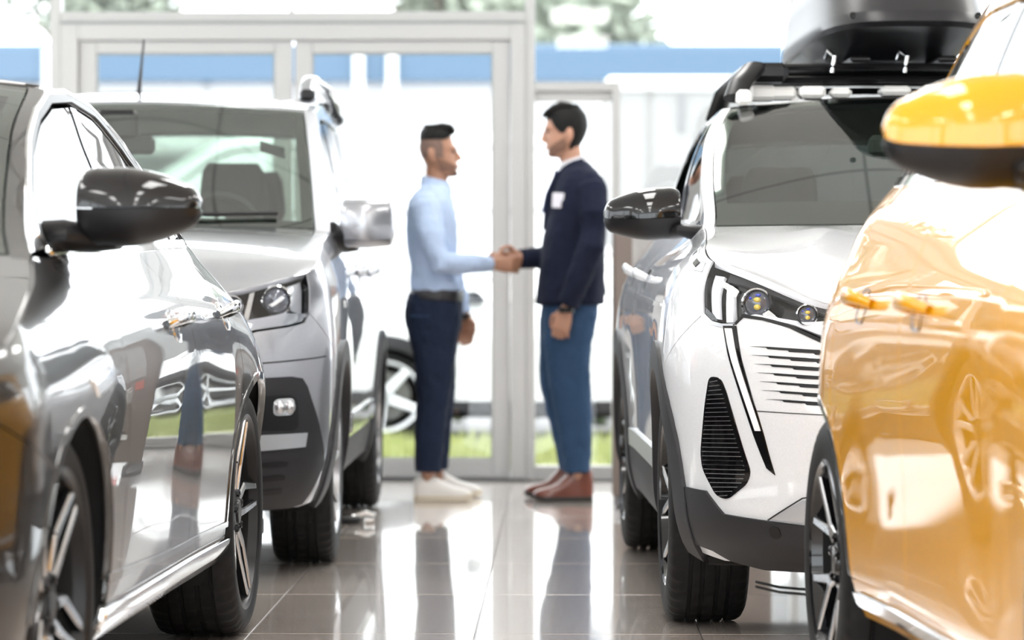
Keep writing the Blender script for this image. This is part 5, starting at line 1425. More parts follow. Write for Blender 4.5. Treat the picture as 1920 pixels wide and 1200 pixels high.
def hand(mb, wrist, fwd, palm_n, thumb, size=.185, curl=(.5, .6, .5), spread=.0, thumb_curl=.5, lens=(.93, 1.0, .95, .78)):
    """palm, four fingers of unequal length and a thumb from the side of the palm. fwd: wrist to knuckles; palm_n: out of the palm; thumb: thumb side"""
    W, f, n, t = Vector(wrist), Vector(fwd).normalized(), Vector(palm_n).normalized(), Vector(thumb).normalized()
    L = size; pl = .50 * L
    def pt(a, b, c): return W + f * a + t * b + n * c
    mb.tube([pt(-.03, 0, 0), pt(0, 0, 0), pt(.25 * pl, .002, 0), pt(.65 * pl, 0, 0), pt(pl, -.002, 0), pt(pl + .010, -.002, 0)], [(.021, .027), (.021, .027), (.017, .034), (.0155, .040), (.0135, .040), (.009, .034)], 16, True, up=tuple(t))
    for k, ln in enumerate(lens):
        b0 = .031 - k * .0205; base = pt(pl - .012, b0, .002); d = (f + t * spread * (1.5 - k)).normalized(); p = base; pts = [pt(pl * .72, b0 * .92, 0), base]; a = 0
        for j, sl in enumerate((.225, .145, .115)):
            a += curl[j]; q = d * math.cos(a) + n * math.sin(a)
            m = p + q * (sl * L * ln * .5); p = p + q * (sl * L * ln); pts += [m, p]
        r0 = (.0092, .0096, .0092, .0080)[k]
        mb.tube(pts, [r0, r0 * 1.05, r0, r0 * 1.04, r0 * .92, r0 * .95, r0 * .85, r0 * .62], 10)
        mb.ball(p, r0 * .72, 10, 6)
    b = pt(.18 * pl, .030, .006); q = (f * .72 + t * .62 + n * .30).normalized(); m1 = b + q * .040
    q2 = (f * (.95) + t * (.35 - thumb_curl * .5) + n * (.25 + thumb_curl * .5)).normalized(); m2 = m1 + q2 * .034; q3 = (f + t * (.05 - thumb_curl * .6) + n * (.2 + thumb_curl * .5)).normalized(); m3 = m2 + q3 * .026
    mb.tube([pt(.05, .010, .004), b, m1, m2, m3], [.014, .0155, .0115, .0105, .0075], 10); mb.ball(m3, .008, 10, 6)

def head_rows(rows, bx, by, d):
    """(y, x_front, x_back, half width) on the figure grid -> metres; d = +1 facing +x, -1 facing -x"""
    return [((xb - bx) * UNIT, (xf - bx) * UNIT, 0.0, (by - y) * UNIT, hw, 2.15) for y, xf, xb, hw in rows]

def head_patch(rows, bx, by, y0, y1, f0, f1, grow, name, mat, parent, top=False, n=26):
    """a cap of hair or beard on the head outline: between heights y0..y1 and angles f0..f1 (0 = face, 180 = nape; both sides)"""
    R = sorted(rows); ys = np.array([r[0] for r in R], float)
    def at(y): return [float(np.interp(y, ys, [r[i] for r in R])) for i in (1, 2, 3)]
    V = []; m = MB(); k = 0
    for y in np.linspace(y0(0) if callable(y0) else y0, y1, 14) if not callable(y0) else [0]: pass
    P = []
    for i in range(15):
        row = []
        for j in range(n):
            an = f0 + (f1 - f0) * j / (n - 1)
            lo = y0(abs(an)) if callable(y0) else y0; hi = y1(abs(an)) if callable(y1) else y1
            y = lo + (hi - lo) * i / 14; xf, xb, hw = at(y); xc, rx = (xf + xb) / 2, (xf - xb) / 2; a = math.radians(an); c, s = math.cos(a), math.sin(a); p = 2.15
            g = grow(an, i / 14) if callable(grow) else grow
            rx2 = rx + math.copysign(g, rx) / UNIT; hw2 = hw + g
            row.append(((xc + rx2 * math.copysign(abs(c) ** (2 / p), c) - bx) * UNIT, hw2 * math.copysign(abs(s) ** (2 / p), s), (by - y) * UNIT + (g * .7 if top and i == 14 else 0)))
        P.append(row)
    m.grid(np.array(P))
    if top:
        c = np.array(P[-1]).mean(0); c[2] += .006; b = len(m.v); m.v.append(tuple(c)); o = 14 * n
        m.f += [(o + j, o + (j + 1) % n, b) for j in range(n)]
    return m.obj(name, mat, parent, True, None)

def shoe(heel, toe, y, z0, parent, upper, sole, boot, lift=.028, yaw=0.0):
    """shoe along x from heel to toe on the floor"""
    L = toe - heel; d = 1 if L > 0 else -1; L = abs(L); U = MB(); S_ = MB(); rows = []; srow = []
    for k, hw, hh in ((0, .022, .075), (.04, .030, .088), (.12, .034, .098), (.24, .035, .105), (.34, .036, .100), (.45, .038, .082), (.58, .043, .064), (.70, .046, .052), (.82, .044, .044), (.92, .036, .036), (.98, .022, .026), (1.0, .008, .016)):
        hh = hh * (boot if k < .30 else (1 + (boot - 1) * max(0, (.60 - k) / .30) if k < .60 else 1)); x = heel + d * L * k; r = []
        for i in range(21):
            th = math.pi * i / 20; c, s = math.cos(th), math.sin(th)
            r.append((x, y + yaw * L * k + hw * math.copysign(abs(c) ** .8, c), z0 + .018 + hh * abs(s) ** .75))
        rows.append(r)
        w2 = hw + .005; zb = z0 + (.012 * max(0, (k - .8) / .2) ** 2); sr = [(x, y + yaw * L * k + w2 * c_, zz) for c_, zz in ((-1, zb + lift), (-1, zb + .004), (-.8, zb), (.8, zb), (1, zb + .004), (1, zb + lift), (.8, zb + lift + .003), (-.8, zb + lift + .003))]; sr.append(sr[0]); srow.append(sr)
    P = np.array(rows); U.grid(P if d < 0 else P[:, ::-1])
    for r, rv in ((rows[0], d > 0), (rows[-1], d < 0)):
        U.add(r, [tuple(range(21))[::-1] if rv else tuple(range(21))])
    P = np.array(srow); S_.grid(P if d < 0 else P[:, ::-1]); S_.add(srow[0][:8], [tuple(range(8))]); S_.add(srow[-1][:8], [tuple(range(8))[::-1]])
    o = U.obj('shoe', upper, parent, True, 60); S_.obj('sole', sole, o, True, 40)
    return o

def garment_torso(mb, rows, bx, by, y=0.0, p=2.4):
    ring_loft(mb, [((xb - bx) * UNIT, (xf - bx) * UNIT, y, (by - yy) * UNIT, hw, p) for yy, xb, xf, hw in rows][::-1], 32); return mb
def pts3(lst, bx, by): return [((x - bx) * UNIT, y, (by - z) * UNIT) for x, z, y in lst]

def man_left():
    bx, by = 815, 937
    R = empty('person', ((bx - 960) * UNIT, 14.4, 0)); tag(R, 'man in pale blue shirt, dark jeans and white sneakers reaching out his hand', 'person', 'two men shaking hands')
    hr = [(238, 836, 801, .034), (242, 843, 795, .052), (248, 846, 791, .063), (256, 847, 788.5, .071), (266, 850, 787, .0755), (274, 853.5, 786.5, .077), (279, 854.5, 786.5, .077), (285, 852.5, 787.5, .076), (291, 853, 789.5, .075), (298, 855, 792, .073), (304, 857, 795, .070),
          (309, 858.5, 798, .067), (313, 857.5, 800, .064), (318, 856, 803, .059), (323, 857, 808, .053), (328, 856.5, 815, .046), (331, 851, 824, .034)]
    B = MB(); ring_loft(B, head_rows(hr, bx, by, 1)[::-1], 32)
    B.tube(pts3([(855, 281, 0), (858, 288, 0), (862, 295, 0), (862.5, 298, 0)], bx, by), [.007, .0085, .012, .010], 10); B.ball(pts3([(863, 297, 0)], bx, by)[0], (.011, .012, .009), 12, 8)
    for s in (-1, 1):
        B.ball(pts3([(858.5, 299, s * .010)], bx, by)[0], (.010, .008, .007), 10, 6)
        B.ball(pts3([(809, 290, s * .078)], bx, by)[0], (.016, .009, .030), 14, 10); B.ball(pts3([(811, 301, s * .074)], bx, by)[0], (.009, .008, .012), 10, 8)
        B.ball(pts3([(851.5, 278, s * .030)], bx, by)[0], (.014, .024, .008), 12, 8)
    B.ball(pts3([(857, 311, 0)], bx, by)[0], (.010, .024, .008), 12, 8); B.ball(pts3([(854, 325, 0)], bx, by)[0], (.014, .022, .014), 12, 8)
    ring_loft(B, [((xb - bx) * UNIT, (xf - bx) * UNIT, 0, (by - y) * UNIT, hw, 2.1) for y, xb, xf, hw in ((385, 780, 835, .10), (365, 790, 838, .062), (345, 795, 838, .055), (330, 797, 840, .054), (312, 797, 842, .055))], 24)
    ring_loft(B, [((xb - bx) * UNIT, (xf - bx) * UNIT, 0, (by - y) * UNIT, hw, 2.4) for y, xb, xf, hw in ((600, 770, 855, .14), (540, 776, 848, .14), (450, 772, 846, .15), (390, 772, 838, .17), (365, 786, 832, .09))], 24)
    near = pts3([(795, 388, -.17), (812, 445, -.225), (826, 492, -.235), (872, 495, -.16), (919, 493, -.055)], bx, by)
    far = pts3([(806, 388, .17), (826, 450, .225), (842, 505, .235), (858, 555, .225), (869, 592, .21)], bx, by)
    for a in (near, far): B.tube(a, [.050, .044, .040, .034, .026], 14)
    hand(B, near[-1], (1, .12, -.05), (.1, 1, -.1), (.05, .05, 1), .20, (.55, .75, .5), .02, .9)
    hand(B, far[-1], (.12, 0, -1), (-.4, -.8, .1), (1, -.5, .15), .185, (.35, .45, .35), .05, .4)
    for s, dx, yy in ((-1, 0, -.10), (1, 14, .15)):
        q = pts3([(806, 590, yy * .8), (810, 660, yy * .9), (812 + dx * .3, 735, yy), (805 + dx * .8, 820, yy), (803 + dx, 895, yy), (805 + dx, 918, yy)], bx, by)
        B.tube(q, [.075, .066, .050, .046, .032, .034], 14)
    body = remeshed(B, 'body', 'skin_a', R, .0056, 2)
    # head details
    for s in (-1, 1):
        e = MB().ball(pts3([(849.8, 283.8, s * .031)], bx, by)[0], (.0095, .012, .0075), 12, 8).obj('eye', 'eye', R)
        MB().tube(pts3([(853.5, 276.5, s * .012), (853, 275, s * .030), (847, 277, s * .047)], bx, by), [.0035, .005, .003], 8).obj('eyebrow', 'hair', R)
    MB().ball(pts3([(858.2, 310.5, 0)], bx, by)[0], (.008, .021, .0045), 12, 8).ball(pts3([(857.3, 314, 0)], bx, by)[0], (.0075, .018, .005), 12, 8).obj('lips', 'lip', R)
    head_patch(hr, bx, by, lambda a: 262 if a > 60 else 262 - (60 - a) * .22, 238, -180, 180, lambda an, k: .004 + .012 * k + .004 * (abs(an) < 50) * k, 'hair', 'hair', R, True, 40)
    hq = MB()
    for k in range(9):
        y = -.05 + k * .0125; hq.tube(pts3([(812, 240, y), (830, 237, y), (846, 239.5, y * .95), (850, 245, y * .9), (848, 251, y * .85)], bx, by), [.016, .018, .016, .013, .008], 8)
    hq.obj('quiff', 'hair', R)
    head_patch(hr, bx, by, lambda a: 296 if a > 115 else 268 + max(0, a - 70) * .2, lambda a: 262, 72, 288, .0022, 'clipped_sides', 'fade', R, False, 36)
    head_patch(hr, bx, by, lambda a: 330.5, lambda a: 322 if a < 35 else 322 - (a - 35) * .3, -42, 42, .004, 'goatee', 'goatee', R, False, 20)
    head_patch(hr, bx, by, lambda a: 327 if a < 70 else 322, lambda a: 318 - a * .22, -100, 100, .0012, 'stubble', 'stubble', R, False, 30)
    # shirt
    T = MB()
    garment_torso(T, [(346, 792, 836, .075), (354, 784, 841, .115), (364, 775, 845, .165), (378, 767, 850, .200), (395, 762, 854, .205), (420, 760, 857.5, .195), (450, 762, 858, .185), (480, 767, 857, .175), (505, 770, 858, .172), (525, 769, 862, .176), (540, 769, 866, .178), (549, 772, 864, .172), (554, 776, 858, .165)], bx, by)
    T.tube([near[0]] + near[1:4] + pts3([(912, 494, -.068), (920, 493.5, -.053)], bx, by), [.072, .066, .060, .047, .039, .0385], 18)
    T.ball(near[0], (.070, .060, .070), 16, 12); T.ball(far[0], (.070, .060, .070), 16, 12)
    T.tube(far[:4] + pts3([(866, 582, .214), (868, 588, .212)], bx, by), [.072, .064, .056, .045, .039, .038], 18)
    sh_ = remeshed(T, 'shirt', 'shirt', R, .0075, 5, .016)
    C = MB(); rows = []
    for k, (yb, yf, g) in enumerate(((352, 362, .012), (340, 352, .009), (328, 341, .006), (330, 343, .001), (346, 356, .000))):
        r = []
        for i in range(33):
            th = 2 * math.pi * i / 32; c, s = math.cos(th), math.sin(th); y = yb + (yf - yb) * (1 + c) / 2
            r.append(((816 + 24.5 * c - bx + (3 if k > 2 else 0) * 0) * UNIT + g * c, (.058 + g) * s, (by - y) * UNIT))
        rows.append(r)
    C.grid(np.array(rows)).obj('collar', 'shirt', sh_)
    MB().box((0, -.012, 0), (.006, .012, .14)).obj('placket', 'shirt', sh_, False).location = ((845 - bx) * UNIT, 0, (by - 400) * UNIT)
    # belt, trousers
    bl = MB(); garment_torso(bl, [(541, 768, 866, .176), (545, 766, 867, .180), (557, 764, 867, .182), (561, 765, 866, .180)], bx, by); bo = bl.obj('belt', 'belt', R, True, 40)
    bo.rotation_euler = (0, .06, 0); bo.location = (.055 * 0 - .05, 0, 0)
    MB().box(((863 - bx) * UNIT, -.028, (by - 561) * UNIT), ((869 - bx) * UNIT, .028, (by - 543) * UNIT), .004).obj('buckle', 'steel', R, False)
    J = MB(); garment_torso(J, [(548, 766, 866, .172), (570, 760, 868, .180), (590, 757, 868, .185), (612, 760, 865, .182), (628, 768, 860, .16), (638, 780, 850, .12)], bx, by)
    for dx, yy, s in ((0, -.095, 1), (11, .13, 1)):
        secs = [(590, 764, 866, .092), (620, 764, 861, .094), (660, 774, 855, .088), (700, 779, 850, .080), (735, 782, 846, .073), (750, 782, 845, .072), (770, 780, 841, .071), (800, 778.5, 837, .069), (840, 778.5, 832.5, .064), (870, 778, 829, .061), (882, 778, 828.5, .061)]
        ring_loft(J, [((xb + dx * min(1, max(0, (y - 640) / 200)) - bx) * UNIT, (xf + dx * min(1, max(0, (y - 640) / 200)) - bx) * UNIT, yy * (.82 + .18 * min(1, (y - 590) / 100)), (by - y) * UNIT, hw, 2.2) for y, xb, xf, hw in secs][::-1], 24)
    jo = remeshed(J, 'trousers', 'jeans_dark', R, .0075, 4, .014)
    MB().box((-.045, -.1915, 0), (.045, -.186, .004)).obj('pocket_seam', 'jeans_mid', jo, False).location = ((790 - bx) * UNIT, .008, (by - 592) * UNIT)
    # watch on the far wrist, shoes
    MB().lathe([(-.012, .030), (-.012, .034), (.012, .034), (.012, .030)], 20, 'z').obj('watch', 'satin_black', R).location = pts3([(869.5, 594, .211)], bx, by)[0]
    shoe((777 - bx) * UNIT, (886 - bx) * UNIT, -.10, 0, R, 'sneaker', 'sole_cream', 1.0, yaw=-.05); shoe((795 - bx) * UNIT, (903 - bx) * UNIT, .16, 0, R, 'sneaker', 'sole_cream', 1.0, yaw=.05)
    return R

def man_right():
    bx, by = 1065, 937
    R = empty('person', ((bx - 960) * UNIT, 14.4, 0)); tag(R, 'taller man in navy jacket, blue jeans and brown boots with a white badge', 'person', 'two men shaking hands')
    hr = [(199, 1040, 1078, .040), (203, 1033, 1085, .056), (209, 1028, 1090, .066), (217, 1026, 1094, .073), (226, 1024.5, 1096, .077), (234, 1023.5, 1096.5, .078), (240, 1022.5, 1096, .078), (246, 1025, 1095, .077), (252, 1024.5, 1093.5, .076), (259, 1024, 1091.5, .074), (266, 1024, 1089, .072),
          (272, 1025, 1086, .069), (276, 1025, 1084, .067), (281, 1027, 1082, .062), (286, 1027.5, 1078, .057), (291, 1028.5, 1072, .050), (295, 1034, 1064, .038)]
    B = MB(); ring_loft(B, [((xb - bx) * UNIT, (xf - bx) * UNIT, 0.0, (by - y) * UNIT, hw, 2.15) for y, xf, xb, hw in hr][::-1], 32)
    B.tube(pts3([(1023, 243, 0), (1020, 251, 0), (1017.5, 260, 0), (1018, 264, 0)], bx, by), [.007, .0085, .012, .010], 10); B.ball(pts3([(1017.5, 262.5, 0)], bx, by)[0], (.011, .012, .009), 12, 8)
    for s in (-1, 1):
        B.ball(pts3([(1021, 265, s * .010)], bx, by)[0], (.010, .008, .007), 10, 6)
        B.ball(pts3([(1067.5, 253, s * .079)], bx, by)[0], (.017, .010, .033), 14, 10); B.ball(pts3([(1065, 266, s * .075)], bx, by)[0], (.009, .008, .012), 10, 8)
        B.ball(pts3([(1025, 240, s * .030)], bx, by)[0], (.013, .024, .008), 12, 8)
    B.ball(pts3([(1026, 275, 0)], bx, by)[0], (.010, .024, .008), 12, 8); B.ball(pts3([(1031, 289, 0)], bx, by)[0], (.013, .022, .013), 12, 8)
    ring_loft(B, [((xb - bx) * UNIT, (xf - bx) * UNIT, 0, (by - y) * UNIT, hw, 2.1) for y, xb, xf, hw in ((350, 1105, 1045, .10), (325, 1099, 1052, .064), (308, 1095, 1051, .058), (295, 1092, 1048, .057), (275, 1090, 1050, .056))], 24)
    ring_loft(B, [((xb - bx) * UNIT, (xf - bx) * UNIT, 0, (by - y) * UNIT, hw, 2.4) for y, xb, xf, hw in ((620, 1112, 1028, .14), (560, 1118, 1030, .14), (450, 1122, 1040, .15), (370, 1120, 1048, .17), (340, 1105, 1055, .09))], 24)
    near = pts3([(1106, 352, -.17), (1113, 405, -.225), (1107, 462, -.245), (1083, 520, -.245), (1061, 577, -.235)], bx, by)
    far = pts3([(1090, 352, .17), (1078, 410, .215), (1058, 468, .205), (1018, 482, .13), (974, 482, .045)], bx, by)
    for a in (near, far): B.tube(a, [.052, .046, .042, .036, .027], 14)
    hand(B, near[-1], (-.30, 0, -1), (.25, .9, .0), (-1, .15, .2), .195, (.45, .6, .5), .03, .5)
    hand(B, far[-1], (-1, -.22, -.14), (.1, -1, .0), (0, .05, 1), .20, (.35, .55, .45), .02, .7)
    for yy, dx in ((-.10, 0), (.17, -12)):
        q = pts3([(1070, 600, yy * .8), (1066 + dx * .5, 690, yy * .9), (1068 + dx, 745, yy), (1077 + dx, 830, yy), (1082 + dx, 895, yy), (1080 + dx, 918, yy)], bx, by)
        B.tube(q, [.078, .068, .053, .048, .036, .036], 14)
    remeshed(B, 'body', 'skin_b', R, .0056, 2)
    for s in (-1, 1):
        MB().ball(pts3([(1028.2, 246.5, s * .031)], bx, by)[0], (.0095, .012, .007), 12, 8).obj('eye', 'eye', R)
        MB().tube(pts3([(1023.5, 239, s * .012), (1024, 237, s * .030), (1031, 239, s * .047)], bx, by), [.0035, .0052, .003], 8).obj('eyebrow', 'hair', R)
    MB().ball(pts3([(1025, 274.5, 0)], bx, by)[0], (.008, .021, .0045), 12, 8).ball(pts3([(1026, 278, 0)], bx, by)[0], (.0075, .018, .005), 12, 8).obj('lips', 'lip', R)
    head_patch(hr, bx, by, lambda a: 224 if a < 40 else (224 + (a - 40) * .75 if a < 75 else (250 if a < 92 else (243 if a < 112 else 281))), 199, -180, 180, lambda an, k: .003 + .012 * k + .006 * (abs(an) > 120) * math.sin(math.pi * k), 'hair', 'hair', R, True, 60)
    hq = MB()
    for k in range(11):
        y = -.058 + k * .0116; e = 1 - (y / .08) ** 2
        hq.tube(pts3([(1072, 199, y), (1052, 199 - 2 * e, y), (1036, 205 - e, y * .98), (1024, 212, y * .95), (1017, 218, y * .9)], bx, by), [.014, .020, .018, .013, .005], 8)
    hq.obj('fringe', 'hair', R)
    head_patch(hr, bx, by, lambda a: 294 if a < 60 else 292 - (a - 60) * .25, lambda a: 283 - a * .05 if a < 30 else 281.5 - (a - 30) * .38, -102, 102, .0016, 'beard', 'stubble', R, False, 34)
    # shirt collar and tie
    rows = []
    for k, (yb, yf, g) in enumerate(((308, 326, .014), (300, 318, .010), (288, 306, .007), (290, 308, .001), (308, 322, .0))):
        r = []
        for i in range(33):
            th = 2 * math.pi * i / 32; c, s = math.cos(th), math.sin(th); y = yb + (yf - yb) * (1 - c) / 2
            r.append(((1074 + 24 * c - bx) * UNIT + g * c, (.060 + g) * s, (by - y) * UNIT))
        rows.append(r)
    MB().grid(np.array(rows)).obj('shirt_collar', 'collar', R)
    MB().tube(pts3([(1048, 320, -.0), (1043, 332, -.0), (1034, 365, -.0), (1027, 400, 0)], bx, by), [(.020, .008), (.016, .012), (.030, .008), (.030, .006)], 10, up=(0, 1, 0)).obj('tie', 'tie', R)
    T = MB()
    garment_torso(T, [(300, 1099, 1066, .070), (308, 1109, 1058, .105), (320, 1120, 1049, .160), (335, 1129, 1043, .200), (355, 1136, 1037, .215), (385, 1139, 1030, .212), (415, 1139, 1024, .205), (445, 1136.5, 1018, .197), (480, 1134, 1014, .190), (515, 1134, 1010, .192), (545, 1134.5, 1006, .196), (566, 1134.5, 1003.5, .198), (571, 1133, 1005, .196)], bx, by)
    T.ball(near[0], (.072, .062, .072), 16, 12); T.ball(far[0], (.070, .060, .070), 16, 12)
    T.tube(near[:4] + pts3([(1067, 562, -.238), (1063, 572, -.236)], bx, by), [.076, .070, .063, .056, .050, .049], 18)
    T.tube(far[:4] + pts3([(984, 484, .062), (974, 484.5, .045)], bx, by), [.076, .066, .060, .054, .048, .047], 18)
    jk = remeshed(T, 'jacket', 'jacket', R, .0075, 4, .013)
    for s in (-1, 1):
        lp = MB().tube(pts3([(1092, 300, s * .062), (1070, 312, s * .088), (1050, 335, s * .085), (1036, 375, s * .06), (1022, 430, s * .025)], bx, by), [(.010, .012), (.020, .010), (.034, .008), (.036, .007), (.012, .005)], 10, up=(0, 1, 0)); lp.obj('lapel', 'jacket', jk)
    bd = MB().box((-.031, -.003, -.034), (.031, .003, .034), .004).obj('badge', 'badge', jk, False); bd.location = pts3([(1046, 377, -.172)], bx, by)[0]; bd.rotation_euler = (0, .05, -.5)
    J = MB(); garment_torso(J, [(556, 1124, 1018, .168), (585, 1122, 1013, .178), (612, 1117, 1013, .180), (632, 1110, 1016, .16), (646, 1100, 1022, .12)], bx, by)
    nl = [(590, 1120, 1020, .092), (640, 1110, 1019, .092), (680, 1105, 1023, .086), (715, 1107, 1028, .080), (740, 1109, 1032, .078), (780, 1109, 1040, .076), (820, 1108, 1047, .073), (850, 1107.5, 1053, .070), (878, 1107, 1056, .069), (884, 1106.5, 1056, .068)]
    fl = [(590, 1105, 1013, .092), (640, 1090, 1011, .092), (680, 1080, 1010, .086), (715, 1076, 1012, .080), (740, 1076, 1016, .078), (780, 1082, 1026, .076), (820, 1088, 1036, .073), (850, 1090, 1044, .070), (878, 1091, 1050, .069), (884, 1091, 1050, .068)]
    for secs, yy in ((nl, -.095), (fl, .15)):
        ring_loft(J, [((xb - bx) * UNIT, (xf - bx) * UNIT, yy * (.82 + .18 * min(1, (y - 590) / 100)), (by - y) * UNIT, hw, 2.2) for y, xb, xf, hw in secs][::-1], 24)
    remeshed(J, 'trousers', 'jeans_mid', R, .0075, 4, .014)
    MB().lathe([(-.012, .031), (-.012, .036), (.012, .036), (.012, .031)], 20, 'z').obj('watch', 'satin_black', R).location = pts3([(1060, 580, -.235)], bx, by)[0]
    shoe((1111 - bx) * UNIT, (999 - bx) * UNIT, -.10, 0, R, 'shoe_brown', 'sole_dark', 1.5, lift=.022, yaw=-.04); shoe((1093 - bx) * UNIT, (983 - bx) * UNIT, .17, 0, R, 'shoe_brown', 'sole_dark', 1.5, lift=.022, yaw=.04)
    return R
man_left(); man_right()
# ------------------------------------------------------------------ outside the glass
M['paving'] = pbr('pale_paving', (.42, .42, .41), .8, noise=.15, nscale=2)
M['asphalt'] = pbr('forecourt_asphalt', (.20, .20, .205), .85, noise=.2, nscale=4)
M['blue_panel'] = pbr('blue_fascia', (.070, .135, .215), .5)
M['far_wall'] = pbr('far_white_wall', (.75, .75, .75), .8)
M['cabin'] = pbr('pale_grey_sheet', (.25, .25, .247), .6, noise=.03)
M['leaf'] = pbr('tree_leaf', (.26, .30, .24), .7, noise=.35, nscale=6)
M['bark'] = pbr('bark', (.14, .11, .09), .9, noise=.3)
M['grass'] = pbr('lawn_grass', (.34, .38, .16), .8, noise=.35, nscale=5)
M['soil'] = pbr('lawn_soil', (.32, .33, .15), .9, noise=.3, nscale=6)
M['hedge'] = pbr('low_shrub_leaf', (.10, .14, .07), .8, noise=.4, nscale=12)
o = MB().box((-60, 16.0, -.3), (60, 90, -.06)).obj('forecourt', 'asphalt', None, False); o['kind'] = 'structure'
o = MB().box((-12, 16.05, -.12), (12, 17.3, -.03)).obj('pavement', 'paving', None, False); o['kind'] = 'structure'
rnd = random.Random(7)
lawn = MB(); nx, ny = 60, 12
P = np.array([[(-9 + 18 * i / nx, 17.3 + 2.7 * j / ny, -.03 + .02 * math.sin(i * 1.7 + j) * math.sin(j * 2.1)) for j in range(ny + 1)] for i in range(nx + 1)])
lawn.grid(P); lo = lawn.obj('lawn', 'soil', None, True); lo['kind'] = 'structure'
gm = MB()
for k in range(9000):
    x = rnd.uniform(-4.5, 3.5); y = rnd.uniform(17.32, 19.98); h = rnd.uniform(.04, .11); a = rnd.uniform(0, 6.28); w = .008; dx, dy = math.cos(a) * w, math.sin(a) * w
    lx, ly = rnd.uniform(-.03, .03), rnd.uniform(-.03, .03)
    gm.add([(x - dx, y - dy, -.03), (x + dx, y + dy, -.03), (x + lx, y + ly, h)], [(0, 1, 2)])
tag(gm.obj('grass', 'grass', None, False), 'yellow-green grass strip just outside the glass doors', 'grass', kind='stuff')

def foliage(n, cx, cy, cz, rx, ry, rz, leaf, seed):
    r = random.Random(seed); m = MB()
    for k in range(n):
        while True:
            p = [r.uniform(-1, 1) for _ in range(3)]
            d = sum(q * q for q in p)
            if .15 < d < 1: break
        c = Vector((cx + p[0] * rx, cy + p[1] * ry, cz + p[2] * rz)); u = Vector((r.uniform(-1, 1), r.uniform(-1, 1), r.uniform(-.6, .6))).normalized() * leaf * r.uniform(.6, 1.2)
        v = u.cross(Vector((r.uniform(-1, 1), r.uniform(-1, 1), r.uniform(-1, 1)))).normalized() * leaf * .5
        m.add([c - u, c + v, c + u, c - v], [(0, 1, 2, 3)])
    return m
def tree(x, y, h, cr, label, seed):
    root = empty('tree', (x, y, -.06)); tag(root, label, 'tree', 'trees behind the blue building')
    r = random.Random(seed)
    t = MB().tube([(0, 0, 0), (.1, 0, h * .4), (0, .1, h * .75)], [.22, .17, .09], 8)
    for k in range(6):
        a = r.uniform(0, 6.28); z0 = h * r.uniform(.4, .7); t.tube([(.05, 0, z0), (math.cos(a) * cr * .5, math.sin(a) * cr * .5, z0 + cr * .4), (math.cos(a) * cr * .8, math.sin(a) * cr * .8, z0 + cr * .7)], [.08, .05, .02], 6)
    t.obj('trunk', 'bark', root)
    m = MB()
    for k in range(9):
        a = r.uniform(0, 6.28); rr = cr * r.uniform(.0, .65); q = foliage(170, math.cos(a) * rr, math.sin(a) * rr, h * .8 + r.uniform(-.35, .5) * cr, cr * .5, cr * .5, cr * .42, .22, seed * 31 + k)
        m.add(q.v, q.f)
    f = m.obj('crown', 'leaf', root, False)
tree(1.1, 54, 6.0, 1.9, 'pale leafy tree rising above the blue fascia beside the door post', 3)
tree(-1.3, 58, 8.2, 1.8, 'pale leafy tree seen through the pane above the doors', 5)
tree(-7.5, 57, 8.4, 2.0, 'pale leafy tree far behind the tall white van', 8)

# blue-fronted building across the yard
b = empty('workshop_building', (-4, 42, -.06)); tag(b, 'long low building with a blue fascia across the yard', 'building')
MB().box((-16, 0, 0), (7.45, 7, 3.78)).obj('wall', 'far_wall', b, False)
MB().box((-16.2, -.5, 3.75), (7.6, 7, 4.25), .03).obj('fascia', 'blue_panel', b, False)
for px in (-2.1, 1.98, 2.42): MB().box((px - .07, -.62, 0), (px + .07, -.48, 4.2)).obj('column', 'far_wall', b, False)
for k in range(5):
    w = MB().box((-14 + k * 4, -.04, .9), (-11.6 + k * 4, .03, 2.9)).obj('window', 'frame', b, False)
    mesh_obj('pane', [(-13.9 + k * 4, -.05, 1.0), (-11.7 + k * 4, -.05, 1.0), (-11.7 + k * 4, -.05, 2.8), (-13.9 + k * 4, -.05, 2.8)], [(0, 1, 2, 3)], 'glass_dark', w, False)

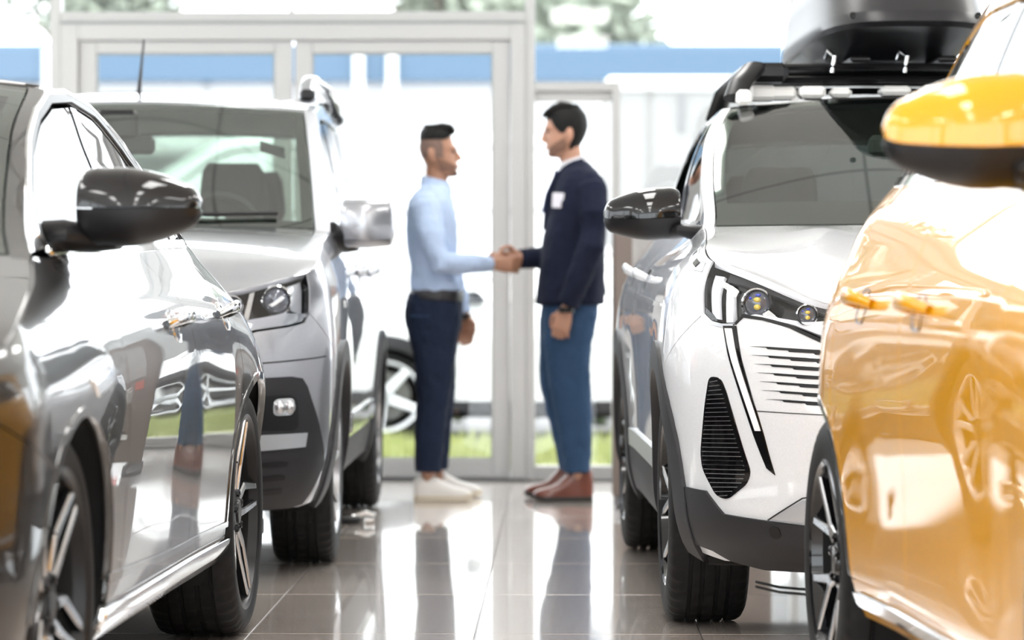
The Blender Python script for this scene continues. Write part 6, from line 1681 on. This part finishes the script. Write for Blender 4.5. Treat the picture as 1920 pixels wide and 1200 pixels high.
# pale grey site cabin on the forecourt
b = empty('site_cabin', (2.75, 24.5, -.06)); tag(b, 'pale grey sheet-metal cabin standing outside behind the white crossover', 'cabin')
MB().box((-1.98, 0, .05), (3.4, 2.6, 2.60), .03).obj('body', 'cabin', b, False)
MB().box((-2.02, -.06, 2.56), (3.45, 2.66, 2.68), .03).obj('roof', 'far_wall', b, False)
MB().box((-1.45, -.03, 2.25), (-1.41, .01, 2.56)).obj('bracket', 'steel', b, False)
for k in range(5): MB().box((-1.98 + k * 1.34, -.015, .1), (-1.95 + k * 1.34, .01, 2.55)).obj('rib', 'cabin', b, False)

# parked white saloon and tall white van
SP = dict({k_: v_ for k_, v_ in SD.items() if k_ != 'dlo_edge'}, paint='paint_van', spokes=('broad', 5), spoke_mats=('lamp_white', 'trim_silver'), belt_mat='paint_van', dlo_trim=(.012, 'trim_silver'), glass=[(a, b, 'glass_sky', d) for a, b, c_, d in SD['glass']], tail_mat='glass_sky')
pc = build_car('parked_saloon', (-.87, 21.95, -.06), -math.pi / 2, spec_dark(), SP, 'white saloon parked side-on outside the glass doors')
pc.root.scale = (1, 1, .88)
for uc in (0, 2.60): panel(pc.sh, 'arch_cladding', offset_ring(uc, .345, .372, .47, -10, 190), 'cladding_grey', pc.root, off=.006, gap=0, fl=.02, step=.05, edge=.05)
for sg in (1, -1): mirror_unit(pc.root, sg, .80, 1.02, .64, 1.15, .085, .09, 'paint_van', 'satin_black', 'satin_black', (.735, .60, 1.072, .036), split=-.02, taper=.5)
SP2 = dict(SV, paint='paint_van', glass=[(a, b, 'paint_van', d) for a, b, c_, d in SV['glass'][:1]] + [('blank_panel', b, 'paint_van', None) for a, b, c_, d in SV['glass'][1:]], tail_mat='paint_van', clear_tail=False, spoke_mats=('alu_grey', 'satin_black'))
pv = build_car('parked_van', (-4.6, 30.2, -.06), -math.pi / 2, spec_van(), SP2, 'tall white van parked beyond the white saloon')
pv.root.scale = (1.15, 1.5, 1.42)
for k in range(7):
    x = -1.2 + k * .62 + rnd.uniform(-.04, .04); y = 23.6 + rnd.uniform(-.1, .1); r = rnd.uniform(.22, .28)
    q = foliage(220, 0, 0, r * .8, r, r, r * .8, .05, 100 + k); sh_ = q.obj('shrub', 'hedge', None, False); sh_.location = (x, y, -.06)
    tag(sh_, 'low green shrub behind the parked white saloon, ' + ('first', 'second', 'third', 'fourth', 'fifth', 'sixth', 'last')[k] + ' from its front wheel', 'shrub', 'shrubs behind the parked saloon')
